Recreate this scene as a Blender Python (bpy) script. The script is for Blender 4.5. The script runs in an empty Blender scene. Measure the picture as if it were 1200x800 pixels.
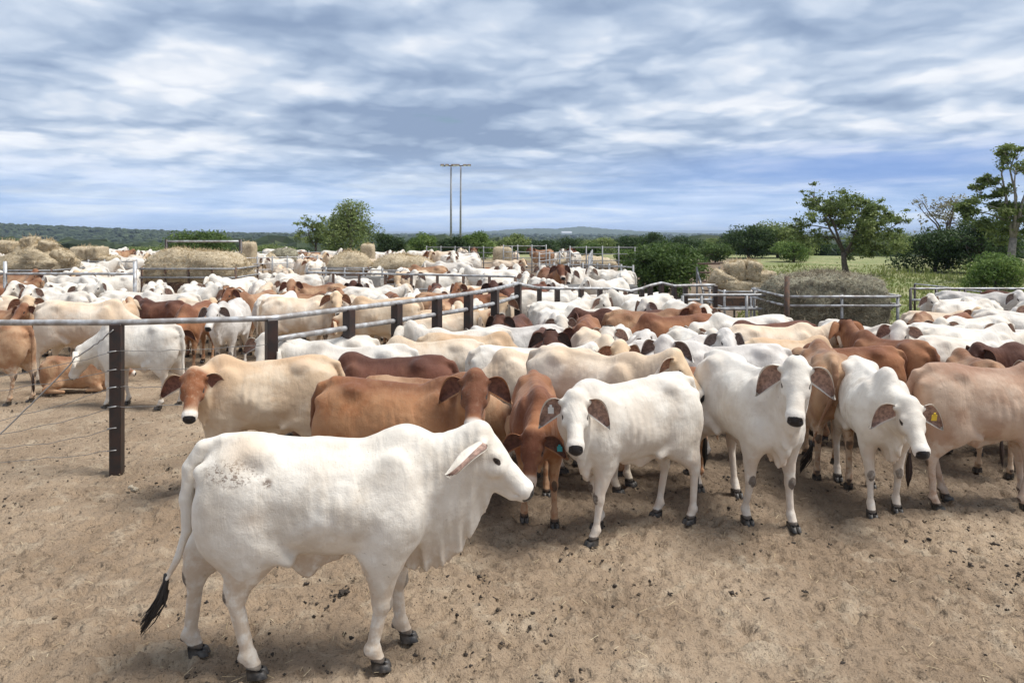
import bpy, bmesh, math, random
import numpy as np
from mathutils import Vector, Matrix
R = math.radians
rng = random.Random(11)
nrg = np.random.default_rng(7)
S = bpy.context.scene
COL = S.collection

# ---------------------------------------------------------------- camera
F, CX, HY, CAMH = 900.0, 600.0, 272.0, 2.5     # focal length, horizon row and eye height the photo implies
cam_d = bpy.data.cameras.new('camera'); cam = bpy.data.objects.new('camera', cam_d); COL.objects.link(cam)
cam.location = (0, 0, CAMH); cam.rotation_euler = (R(90), 0, 0)
cam_d.sensor_width = 36; cam_d.lens = 27; cam_d.shift_y = -(400 - HY) / 1200
cam_d.clip_start = .05; cam_d.clip_end = 60000
S.camera = cam
# ---------------------------------------------------------------- sun, sky, exposure
S.view_settings.view_transform = 'Standard'; S.view_settings.look = 'None'
S.view_settings.gamma = 1; S.view_settings.use_curve_mapping = False
S.view_settings.exposure = 0.47
SUN_EL, SUN_AZ = 62, 93     # azimuth clockwise from +Y (away from the camera)
sl = bpy.data.lights.new('sun', 'SUN'); sl.energy = 3.4; sl.angle = R(24); sl.color = (1, .965, .91)
so = bpy.data.objects.new('sun', sl); COL.objects.link(so)
sd = Vector((math.sin(R(SUN_AZ)) * math.cos(R(SUN_EL)), math.cos(R(SUN_AZ)) * math.cos(R(SUN_EL)), math.sin(R(SUN_EL))))
so.rotation_euler = sd.to_track_quat('Z', 'Y').to_euler()
try:
    S.cycles.volume_bounces = 0; S.cycles.max_bounces = 6; S.cycles.transparent_max_bounces = 6
    S.cycles.use_denoising = True
except Exception: pass


class NT:
    """small node-tree writer"""
    def __init__(s, nt): s.nt = nt
    def n(s, typ, **kw):
        nd = s.nt.nodes.new(typ)
        for k, v in kw.items():
            if k.startswith('i_'):
                key = k[2:]; key = int(key) if key.isdigit() else key.replace('_', ' ')
                s.put(nd.inputs[key], v)
            else: setattr(nd, k, v)
        return nd
    def put(s, sock, v):
        if isinstance(v, bpy.types.NodeSocket): s.nt.links.new(v, sock)
        elif isinstance(v, bpy.types.Node): s.nt.links.new(v.outputs[0], sock)
        else:
            if isinstance(v, tuple) and len(v) == 3 and sock.type == 'RGBA': v = v + (1,)
            sock.default_value = v
    def m(s, op, a, b=0.0, c=0.0, clamp=False):
        nd = s.nt.nodes.new('ShaderNodeMath'); nd.operation = op; nd.use_clamp = clamp
        for i, v in enumerate((a, b, c)): s.put(nd.inputs[i], v)
        return nd.outputs[0]
    def v(s, op, a, b=(0, 0, 0)):
        nd = s.nt.nodes.new('ShaderNodeVectorMath'); nd.operation = op
        s.put(nd.inputs[0], a)
        if op == 'SCALE': s.put(nd.inputs[3], b)
        else: s.put(nd.inputs[1], b)
        return nd.outputs[0]
    def mix(s, f, a, b, mode='MIX'):
        nd = s.nt.nodes.new('ShaderNodeMix'); nd.data_type = 'RGBA'; nd.blend_type = mode
        s.put(nd.inputs[0], f); s.put(nd.inputs[6], a); s.put(nd.inputs[7], b)
        return nd.outputs[2]
    def ramp(s, f, stops):
        nd = s.nt.nodes.new('ShaderNodeValToRGB'); s.put(nd.inputs[0], f)
        el = nd.color_ramp.elements
        while len(el) < len(stops): el.new(.5)
        for e, (p, c) in zip(el, stops):
            e.position = p; e.color = (c, c, c, 1) if isinstance(c, (int, float)) else tuple(c) + (1,)
        return nd.outputs[0]
    def step(s, x, lo, hi):
        nd = s.nt.nodes.new('ShaderNodeMapRange'); nd.interpolation_type = 'SMOOTHSTEP'
        s.put(nd.inputs[0], x); nd.inputs[1].default_value = lo; nd.inputs[2].default_value = hi
        return nd.outputs[0]
    def noise(s, vec, scale, detail=4, rough=.55, dist=0):
        nd = s.nt.nodes.new('ShaderNodeTexNoise')
        s.put(nd.inputs['Vector'], vec); nd.inputs['Scale'].default_value = scale
        nd.inputs['Detail'].default_value = detail; nd.inputs['Roughness'].default_value = rough
        nd.inputs['Distortion'].default_value = dist
        return nd.outputs[0]


W = bpy.data.worlds.new("World"); S.world = W; W.use_nodes = True
wt = NT(W.node_tree); W.node_tree.nodes.clear()
sky = wt.n('ShaderNodeTexSky', sky_type='NISHITA', sun_disc=False)
sky.sun_elevation = R(SUN_EL); sky.sun_rotation = R(SUN_AZ); sky.altitude = 100
sky.air_density = 1; sky.dust_density = 1; sky.ozone_density = 2
gd = wt.n('ShaderNodeTexCoord').outputs['Generated']
sep = wt.n('ShaderNodeSeparateXYZ', i_0=gd)
zz = wt.m('MAXIMUM', sep.outputs[2], 0.0)
den = wt.m('ADD', zz, .13)
px = wt.m('DIVIDE', sep.outputs[0], den); py = wt.m('DIVIDE', sep.outputs[1], den)
pl = wt.n('ShaderNodeCombineXYZ', i_0=px, i_1=wt.m('MULTIPLY', py, .95), i_2=0.0).outputs[0]
wrp = wt.v('SCALE', wt.v('SUBTRACT', wt.n('ShaderNodeTexNoise', i_Vector=pl, i_Scale=1.6, i_Detail=3.0).outputs[1], (.5, .5, .5)), .35)
pw = wt.v('ADD', pl, wrp)
cn = wt.noise(wt.v('ADD', pw, (5.1, 2.7, 0)), .50, 2, .5)         # broad cloud body
def puff(off):
    vo = wt.n('ShaderNodeTexVoronoi', feature='F1', voronoi_dimensions='2D', normalize=True)
    wt.put(vo.inputs['Vector'], wt.v('ADD', pw2, off)); vo.inputs['Scale'].default_value = 1.05; vo.inputs['Detail'].default_value = 3
    vo.inputs['Roughness'].default_value = .55; vo.inputs['Lacunarity'].default_value = 2.1
    return wt.m('SUBTRACT', 1.0, vo.outputs['Distance'])
pw2 = wt.v('ADD', pw, wt.v('SCALE', wt.v('SUBTRACT', wt.n('ShaderNodeTexNoise', i_Vector=pl, i_Scale=6.0, i_Detail=5.0).outputs[1], (.5, .5, .5)), .16))
cm = puff((9.4, 1.3, 0)); cu = puff((9.4, 1.12, 0))                # the second a little higher: tops catch light, bases stay grey
fine = wt.noise(pw, 2.2, 8, .56)
shade = wt.m('ADD', wt.m('ADD', wt.m('MULTIPLY', wt.m('SUBTRACT', cn, .08), .58), wt.m('MULTIPLY', wt.m('SUBTRACT', cm, .30), .50)), wt.m('ADD', wt.m('MULTIPLY', wt.m('SUBTRACT', cm, cu), .50), wt.m('MULTIPLY', wt.m('SUBTRACT', fine, .5), .22)))
ccol = wt.ramp(shade, [(.28, (3.1, 4.1, 5.9)), (.38, (4.5, 5.6, 7.4)), (.47, (6.6, 7.6, 9.1)), (.56, (9.4, 9.8, 10.5)), (.70, (11.4, 11.6, 12.0))])
# low over the horizon: thinner, bluer cloud
az = wt.m('ARCTAN2', sep.outputs[0], sep.outputs[1])
lowb = wt.m('SUBTRACT', 1.0, wt.step(zz, .02, .12))
ln = wt.noise(wt.n('ShaderNodeCombineXYZ', i_0=wt.m('MULTIPLY', az, 3.0), i_1=wt.m('MULTIPLY', zz, 34.0), i_2=3.7).outputs[0], 1.5, 7, .6, .35)
lcol = wt.ramp(ln, [(.36, (4.1, 6.1, 9.4)), (.49, (5.4, 7.3, 10.6)), (.62, (8.2, 9.4, 11.0))])
c1 = wt.mix(wt.m('MULTIPLY', lowb, .80), ccol, lcol)
# the deep blue bank on the right
e1 = wt.m('DIVIDE', wt.m('SUBTRACT', zz, wt.m('ADD', .078, wt.m('MULTIPLY', wt.m('SUBTRACT', ln, .5), .06))), .026)
e2 = wt.m('DIVIDE', wt.m('SUBTRACT', az, .44), .26)
bank = wt.m('EXPONENT', wt.m('MULTIPLY', wt.m('ADD', wt.m('MULTIPLY', e1, e1), wt.m('MULTIPLY', e2, e2)), -1.0))
c2 = wt.mix(wt.m('MULTIPLY', bank, .85, clamp=True), c1, (2.5, 4.2, 8.2))
covr = wt.m('MAXIMUM', wt.m('MULTIPLY', wt.step(shade, .10, .18), .99), wt.m('SUBTRACT', 1.0, wt.step(zz, .05, .15)))
c3 = wt.mix(covr, sky.outputs[0], c2)
bg = wt.n('ShaderNodeBackground', i_Color=c3, i_Strength=.068)
wo = wt.n('ShaderNodeOutputWorld'); W.node_tree.links.new(bg.outputs[0], wo.inputs[0])


# ================================================================ helpers
def gx(px_, Y): return (px_ - CX) * Y / F
def zat(py_, Y): return CAMH - (py_ - HY) * Y / F
def yfoot(py_): return F * CAMH / (py_ - HY)

def tag(o, label=None, cat=None, group=None, kind=None):
    if label: o['label'] = label
    if cat: o['category'] = cat
    if group: o['group'] = group
    if kind: o['kind'] = kind
    return o

def link(o, parent=None):
    COL.objects.link(o)
    if parent is not None: o.parent = parent
    return o

def empty(name, loc, rz=0):
    o = bpy.data.objects.new(name, None); link(o); o.location = loc; o.rotation_euler = (0, 0, rz)
    o.empty_display_size = .2
    return o

def mesh_obj(name, V, Fc, mats, parent=None, mi=None, smooth=True):
    me = bpy.data.meshes.new(name)
    me.from_pydata([tuple(map(float, v)) for v in V] if not isinstance(V, np.ndarray) else V.tolist(), [], Fc if not isinstance(Fc, np.ndarray) else Fc.tolist())
    for m in (mats if isinstance(mats, (list, tuple)) else [mats]): me.materials.append(m)
    if mi is not None: me.polygons.foreach_set('material_index', np.asarray(mi, dtype=np.int32))
    me.polygons.foreach_set('use_smooth', [smooth] * len(me.polygons))
    me.update()
    return link(bpy.data.objects.new(name, me), parent)

class MB:
    def __init__(s): s.V = []; s.Fc = []; s.mi = []; s.cur = 0
    def add(s, V, Fc):
        b = len(s.V); s.V += [tuple(v) for v in V]; s.Fc += [tuple(i + b for i in f) for f in Fc]; s.mi += [s.cur] * len(Fc)
    def box(s, c, d, rz=0, rx=0, bev=.12):
        M = Matrix.Rotation(rz, 3, 'Z') @ Matrix.Rotation(rx, 3, 'X')
        hx, hy, hz = d[0] / 2, d[1] / 2, d[2] / 2
        b = min(hx, hy, hz) * bev
        V = []
        for (x, y, z) in [(-1,-1,-1),(1,-1,-1),(1,1,-1),(-1,1,-1),(-1,-1,1),(1,-1,1),(1,1,1),(-1,1,1)]:
            V += [(x*(hx-b), y*(hy-b), z*hz), (x*(hx-b), y*hy, z*(hz-b)), (x*hx, y*(hy-b), z*(hz-b))]
        bm = bmesh.new()
        for v in V: bm.verts.new(v)
        r = bmesh.ops.convex_hull(bm, input=bm.verts)
        bm.verts.index_update()
        s.add([M @ v.co + Vector(c) for v in bm.verts], [[v.index for v in f.verts] for f in bm.faces]); bm.free()
    def tube(s, pts, r, n=8, cap=True):
        pts = [Vector(p) for p in pts]; rs = r if isinstance(r, (list, tuple)) else [r] * len(pts)
        V = []; Fc = []; prev = None
        for i, p in enumerate(pts):
            t = (pts[min(i + 1, len(pts) - 1)] - pts[max(i - 1, 0)]).normalized()
            if prev is None:
                a = Vector((0, 0, 1)) if abs(t.z) < .9 else Vector((1, 0, 0))
                u = t.cross(a).normalized()
            else: u = (prev - t * prev.dot(t)).normalized()
            prev = u; w = t.cross(u)
            for k in range(n):
                an = 2 * math.pi * k / n
                V.append(p + (u * math.cos(an) + w * math.sin(an)) * rs[i])
        for i in range(len(pts) - 1):
            for k in range(n):
                k2 = (k + 1) % n
                Fc.append((i*n+k, i*n+k2, (i+1)*n+k2, (i+1)*n+k))
        if cap: Fc.append(tuple(range(n))[::-1]); Fc.append(tuple((len(pts)-1)*n + k for k in range(n)))
        s.add(V, Fc)
    def build(s, name, mats, parent=None, smooth=False):
        o = mesh_obj(name, s.V, s.Fc, mats, parent, s.mi, smooth); return o

def vnoise(P, seed=0):
    """value noise on an (n,3) array, 0..1"""
    P = np.asarray(P, dtype=np.float64); I = np.floor(P).astype(np.int64); f = P - I; f = f * f * (3 - 2 * f)
    def h(i, j, k):
        n = (i * 374761393 + j * 668265263 + k * 1274126177 + seed * 974634777) & 0xffffffff
        n = ((n ^ (n >> 13)) * 1274126177) & 0xffffffff
        return ((n ^ (n >> 16)) & 0xffff) / 65535.0
    i, j, k = I[:, 0], I[:, 1], I[:, 2]; x, y, z = f[:, 0], f[:, 1], f[:, 2]
    c = lambda a, b, t: a + (b - a) * t
    return c(c(c(h(i,j,k), h(i+1,j,k), x), c(h(i,j+1,k), h(i+1,j+1,k), x), y),
             c(c(h(i,j,k+1), h(i+1,j,k+1), x), c(h(i,j+1,k+1), h(i+1,j+1,k+1), x), y), z)
def fbm(P, oct=4, seed=0):
    P = np.asarray(P, dtype=np.float64); a = 1; s = 0; t = 0
    for o in range(oct): s = s + a * vnoise(P * 2 ** o, seed + o); t += a; a *= .5
    return s / t

# ================================================================ materials
def new_mat(name):
    m = bpy.data.materials.new(name); m.use_nodes = True; m.node_tree.nodes.clear()
    t = NT(m.node_tree); b = t.n('ShaderNodeBsdfPrincipled'); o = t.n('ShaderNodeOutputMaterial')
    m.node_tree.links.new(b.outputs[0], o.inputs[0])
    return m, t, b

def simple(name, col, rough=.6, var=.25, scale=6, metal=0, bump=.3, bscale=40, dist=.003, col2=None):
    m, t, b = new_mat(name); tc = t.n('ShaderNodeTexCoord').outputs['Object']
    n = t.noise(tc, scale, 5, .6)
    c2 = col2 or tuple(c * (1 - var) for c in col)
    t.put(b.inputs['Base Color'], t.mix(t.step(n, .35, .65), col, c2))
    b.inputs['Roughness'].default_value = rough; b.inputs['Metallic'].default_value = metal
    if bump: t.put(b.inputs['Normal'], t.n('ShaderNodeBump', i_Strength=bump, i_Distance=dist, i_Height=t.noise(tc, bscale, 4)))
    return m

def coat(name, base, stain, face, dark, low, amt=.5, fdark=0.0, muzzle=(.75, .7, .63), ddark=.6, hero=False, rvar=.1):
    """hide: base colour with cloudy stain; face / dark / low are where the breed is darker or paler"""
    m, t, b = new_mat(name)
    tc = t.n('ShaderNodeTexCoord').outputs['Object']
    rnd = t.n('ShaderNodeObjectInfo').outputs['Random']
    off = t.v('ADD', tc, t.n('ShaderNodeCombineXYZ', i_0=t.m('MULTIPLY', rnd, 37.0), i_1=t.m('MULTIPLY', rnd, 11.0), i_2=0.0).outputs[0])
    z1 = t.n('ShaderNodeAttribute', attribute_name='zone'); z2 = t.n('ShaderNodeAttribute', attribute_name='zone2')
    s1 = t.n('ShaderNodeSeparateColor', i_0=z1.outputs[0]); s2 = t.n('ShaderNodeSeparateColor', i_0=z2.outputs[0])
    nA = t.noise(off, 3.2, 5, .6, .3)
    nB = t.noise(off, 14, 4, .6)
    c = t.mix(t.m('MULTIPLY', t.step(nA, .42, .62), min(1, amt * 1.5)), base, stain)
    c = t.mix(t.m('MULTIPLY', s2.outputs[0], ddark), c, dark)                 # hump, neck, rump shading of the breed
    c = t.mix(t.m('MULTIPLY', s1.outputs[1], fdark), c, face)
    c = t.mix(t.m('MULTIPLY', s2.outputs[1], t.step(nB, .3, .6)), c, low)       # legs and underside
    c = t.mix(t.m('MULTIPLY', t.step(s2.outputs[2], .1, .95), .88), c, muzzle)
    c = t.mix(t.m('MULTIPLY', t.step(t.m('ADD', t.m('SUBTRACT', 1.0, z1.outputs['Alpha']), t.m('MULTIPLY', t.m('SUBTRACT', nB, .5), 1.2)), .45, .75), .85), c, (.06, .042, .032))
    nC = t.noise(off, 27, 5, .7, .5); c = t.mix(t.m('MULTIPLY', t.step(nC, .5, .72), .30), c, t.mix(.5, low, dark)); nD = t.noise(off, 1.4, 4, .6); c = t.mix(t.m('MULTIPLY', t.step(nD, .48, .66), .45), c, stain)
    # brightness of the individual
    hsv = t.n('ShaderNodeHueSaturation', i_Color=c); t.put(hsv.inputs['Value'], t.m('ADD', 1 - rvar, t.m('MULTIPLY', rnd, rvar * 1.3)))
    c = hsv.outputs[0]
    # dung and dust specks
    sp = t.step(t.noise(off, 38, 3, .7), .63, .72); spm = t.step(t.noise(off, 2.2, 2), .5, .62)
    c = t.mix(t.m('MULTIPLY', t.m('MULTIPLY', sp, spm), .5), c, (.16, .10, .06))
    if hero:
        for (cx, cy, cz, rx, rz, lo) in ((-.42, -.2, 1.26, .21, .10, .50), (-.215, -.2, 1.20, .035, .035, .44)):
            d = t.v('DIVIDE', t.v('SUBTRACT', tc, (cx, cy, cz)), (rx, .25, rz))
            ln_ = t.n('ShaderNodeVectorMath', operation='LENGTH', i_0=d).outputs['Value']
            st = t.noise(t.v('MULTIPLY', tc, (1.0, 1, 1.6)), 34, 4, .7, .8)
            msk = t.m('MULTIPLY', t.m('SUBTRACT', 1.0, t.step(ln_, .35, 1.1)), t.step(st, lo, lo + .07))
            c = t.mix(t.m('MULTIPLY', msk, .75), c, (.12, .065, .04))
        for (cx, cz, rr, a_) in ((-.36, 1.40, .2, .55), (-.30, 1.0, .12, .3), (.1, 1.3, .2, .2), (-.28, .3, .09, .4)):
            d = t.v('SUBTRACT', tc, (cx, -.2, cz)); d = t.v('MULTIPLY', d, (1, .4, 1))
            ln_ = t.n('ShaderNodeVectorMath', operation='LENGTH', i_0=d).outputs['Value']
            c = t.mix(t.m('MULTIPLY', t.m('SUBTRACT', 1.0, t.step(ln_, 0, rr)), a_), c, (.62, .46, .31))
    c = t.mix(t.step(s1.outputs[2], .35, .75), c, (.045, .032, .026))           # eye rims
    c = t.mix(t.step(t.m('ADD', s1.outputs[0], t.m('MULTIPLY', t.m('SUBTRACT', nB, .5), .5)), .35, .65), c, (.020, .017, .017))            # nose pad
    t.put(b.inputs['Base Color'], c)
    t.put(b.inputs['Roughness'], t.m('SUBTRACT', .78, t.m('MULTIPLY', t.step(s1.outputs[0], .4, .6), .42)))
    b.inputs['Specular IOR Level'].default_value = .28
    try: b.inputs['Sheen Weight'].default_value = .12; b.inputs['Sheen Roughness'].default_value = .4
    except Exception: pass
    fold = t.noise(t.v('MULTIPLY', tc, (6.0, 3.0, 1.6)), 2.0, 3, .5, 1.2)        # upright creases of loose skin
    hair = t.noise(tc, 85, 3, .7, .5)
    lump = t.noise(tc, 9.0, 4, .6)
    hgt = t.m('ADD', t.m('ADD', t.m('MULTIPLY', fold, .8), t.m('MULTIPLY', hair, .22)), t.m('MULTIPLY', lump, .9))
    t.put(b.inputs['Normal'], t.n('ShaderNodeBump', i_Strength=.5, i_Distance=.018, i_Height=hgt))
    return m

WHITE = coat('coat_white', (.74, .69, .61), (.57, .49, .40), (.75, .69, .60), (.66, .62, .57), (.66, .56, .46), .45, .3, ddark=.35)
HERO = coat('coat_white_bull', (.75, .695, .61), (.58, .51, .42), (.74, .68, .60), (.64, .59, .52), (.56, .45, .34), .55, .2, ddark=.45, hero=True, rvar=0.02)
GREY = coat('coat_grey', (.74, .70, .65), (.50, .46, .42), (.60, .55, .50), (.42, .38, .35), (.60, .54, .47), .55, .4, ddark=.45)
CREAM = coat('coat_cream', (.70, .60, .485), (.56, .42, .30), (.62, .40, .20), (.60, .44, .28), (.72, .62, .49), .5, .6, ddark=.45)
BUFF = coat('coat_buff', (.56, .41, .27), (.66, .54, .40), (.23, .085, .035), (.47, .28, .15), (.66, .54, .40), .55, 1.0, ddark=.5)
TAN = coat('coat_tan', (.36, .19, .10), (.50, .33, .20), (.20, .075, .035), (.17, .07, .035), (.55, .42, .30), .5, .9, ddark=.75)
PINKTAN = coat('coat_pink_tan', (.43, .27, .18), (.58, .43, .32), (.20, .09, .05), (.26, .13, .08), (.58, .46, .36), .6, .9, ddark=.7, muzzle=(.6, .5, .42))
RUST_T = coat('coat_rust_tan', (.36, .15, .062), (.47, .25, .125), (.14, .05, .025), (.15, .055, .027), (.5, .38, .27), .5, .9, ddark=.85)
RED = coat('coat_red', (.30, .125, .055), (.36, .18, .09), (.10, .032, .018), (.12, .04, .022), (.44, .27, .16), .5, .85, ddark=.75, muzzle=(.6, .5, .42))
DARK = coat('coat_dark', (.135, .05, .03), (.19, .08, .045), (.055, .022, .016), (.05, .02, .015), (.20, .11, .07), .5, .9, ddark=.7, muzzle=(.3, .22, .18))
COATS = dict(W=WHITE, G=GREY, C=CREAM, B=BUFF, T=TAN, R=RED, D=DARK)
CNAME = dict(W='white', G='grey white', C='cream', B='buff', T='tan', R='red brown', D='dark brown')

EARM = {}
for nm, c in dict(W=(.20, .125, .095), G=(.10, .07, .06), C=(.20, .10, .06), B=(.11, .045, .03), T=(.09, .035, .022), R=(.065, .028, .02), D=(.03, .016, .012)).items():
    EARM[nm] = simple('ear_lining_' + nm.lower(), c, .75, .55, 30, bump=.4, col2=tuple(x * 2.0 for x in c))
EYE, et, eb = new_mat('eye_gloss'); eb.inputs['Base Color'].default_value = (.008, .006, .005, 1); eb.inputs['Roughness'].default_value = .12
HOOF = simple('hoof_horn', (.022, .020, .019), .45, .3, 25, col2=(.085, .072, .06))
HAIRD = simple('switch_hair', (.02, .016, .014), .6, .3, 30)
HAIRB = simple('switch_hair_brown', (.06, .035, .025), .6, .3, 30)

# ================================================================ implicit cattle
class Field:
    def __init__(s, lo, hi, h):
        s.h = h; s.lo = np.array(lo, float)
        n = np.ceil((np.array(hi) - s.lo) / h).astype(int) + 1
        s.ax = [s.lo[i] + np.arange(n[i]) * h for i in range(3)]
        s.D = np.full(n, .3, dtype=np.float32)
    def sub(s, lo, hi):
        i0 = [max(0, int((lo[i] - s.lo[i]) / s.h)) for i in range(3)]
        i1 = [min(len(s.ax[i]), int((hi[i] - s.lo[i]) / s.h) + 2) for i in range(3)]
        sl_ = tuple(slice(a, max(a, b)) for a, b in zip(i0, i1))
        X = s.ax[0][sl_[0]][:, None, None]; Y = s.ax[1][sl_[1]][None, :, None]; Z = s.ax[2][sl_[2]][None, None, :]
        return sl_, X, Y, Z
    def un(s, sl_, d, k):
        a = s.D[sl_]
        if a.size == 0: return
        h = np.maximum(k - np.abs(a - d), 0) / k
        s.D[sl_] = np.minimum(a, d) - h * h * k * .25
    def carve(s, sl_, d, k):
        a = s.D[sl_]
        if a.size == 0: return
        h = np.maximum(k - np.abs(a + d), 0) / k
        s.D[sl_] = np.maximum(a, -d) + h * h * k * .25
    def cone(s, a, b, ra, rb, k=.04, side=(0, 1, 0), sf=1.0, sb=None, carve=False):
        """tapered capsule a->b; sf = width along 'side' over the radius"""
        a = np.array(a, float); b = np.array(b, float); sd_ = np.array(side, float); sd_ /= np.linalg.norm(sd_)
        sb = sf if sb is None else sb
        m = max(ra, rb) * max(1, sf, sb) + k + s.h * 2
        sl_, X, Y, Z = s.sub(np.minimum(a, b) - m, np.maximum(a, b) + m)
        ab = b - a; L2 = max(ab @ ab, 1e-9)
        px_, py_, pz_ = X - a[0], Y - a[1], Z - a[2]
        t = np.clip((px_ * ab[0] + py_ * ab[1] + pz_ * ab[2]) / L2, 0, 1)
        ox, oy, oz = px_ - t * ab[0], py_ - t * ab[1], pz_ - t * ab[2]
        sc = sf + (sb - sf) * t
        q = ox * sd_[0] + oy * sd_[1] + oz * sd_[2]
        r2 = np.maximum(ox * ox + oy * oy + oz * oz - q * q, 0) + (q / sc) ** 2
        d = (np.sqrt(r2) - (ra + (rb - ra) * t)) * np.minimum(sc, 1)
        (s.carve if carve else s.un)(sl_, d.astype(np.float32), k)
    def ell(s, c, r, k=.04, M=None, carve=False):
        m = max(r) + k + s.h * 2; c = np.array(c, float)
        sl_, X, Y, Z = s.sub(c - m, c + m)
        x, y, z = X - c[0], Y - c[1], Z - c[2]
        if M is not None:
            x, y, z = (M[0][0]*x + M[0][1]*y + M[0][2]*z, M[1][0]*x + M[1][1]*y + M[1][2]*z, M[2][0]*x + M[2][1]*y + M[2][2]*z)
        q = np.sqrt((x/r[0])**2 + (y/r[1])**2 + (z/r[2])**2)
        q2 = np.sqrt((x/r[0]**2)**2 + (y/r[1]**2)**2 + (z/r[2]**2)**2) + 1e-6
        d = q * (q - 1) / q2
        (s.carve if carve else s.un)(sl_, d.astype(np.float32), k)
    def mesh(s, relax=2):
        D = s.D; ins = D < 0
        nx, ny, nz = D.shape
        acc = np.zeros((nx-1, ny-1, nz-1, 3), np.float32); cnt = np.zeros((nx-1, ny-1, nz-1), np.float32)
        def edge(ax):
            for a in (0, 1):
                for b in (0, 1):
                    o = [0, 0, 0]; oth = [i for i in range(3) if i != ax]; o[oth[0]] = a; o[oth[1]] = b
                    s0 = tuple(slice(o[i], o[i] + D.shape[i] - 1) for i in range(3))
                    s1 = tuple(slice(o[i] + (i == ax), o[i] + (i == ax) + D.shape[i] - 1) for i in range(3))
                    d0, d1 = D[s0], D[s1]; cr = (d0 < 0) != (d1 < 0)
                    t = np.where(cr, d0 / np.where(cr, d0 - d1, 1), 0)
                    cnt[cr] += 1
                    acc[..., ax][cr] += t[cr]; acc[..., oth[0]][cr] += a; acc[..., oth[1]][cr] += b
        for ax in range(3): edge(ax)
        act = cnt > 0
        idx = -np.ones(act.shape, np.int64); idx[act] = np.arange(act.sum())
        I = np.argwhere(act)
        V = (I + acc[act] / cnt[act][:, None]) * s.h + s.lo
        Q = []
        for ax in range(3):
            s0 = [slice(None)] * 3; s1 = [slice(None)] * 3; s0[ax] = slice(0, -1); s1[ax] = slice(1, None)
            a, b = ins[tuple(s0)], ins[tuple(s1)]
            E = np.argwhere(a != b); u, v = [(1, 2), (2, 0), (0, 1)][ax]
            E = E[(E[:, u] > 0) & (E[:, v] > 0) & (E[:, u] < D.shape[u] - 1) & (E[:, v] < D.shape[v] - 1)]
            fl = a[tuple(E.T)]
            def g(du, dv):
                e = E.copy(); e[:, u] -= du; e[:, v] -= dv; return idx[tuple(e.T)]
            q = np.stack([g(1, 1), g(0, 1), g(0, 0), g(1, 0)], 1)
            q[~fl] = q[~fl][:, ::-1]; Q.append(q)
        Q = np.concatenate(Q); Q = Q[(Q >= 0).all(1)]
        for _ in range(relax):
            ac = np.zeros_like(V); c = np.zeros(len(V))
            for i in range(4):
                a, b = Q[:, i], Q[:, (i + 1) % 4]
                for k in range(3):
                    ac[:, k] += np.bincount(a, V[b, k], len(V)) + np.bincount(b, V[a, k], len(V))
                c += np.bincount(a, minlength=len(V)) + np.bincount(b, minlength=len(V))
            V = V * .45 + ac / np.maximum(c, 1)[:, None] * .55
        return V, Q

def ss(x, a, b):
    t = np.clip((x - a) / (b - a), 0, 1); return t * t * (3 - 2 * t)

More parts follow.
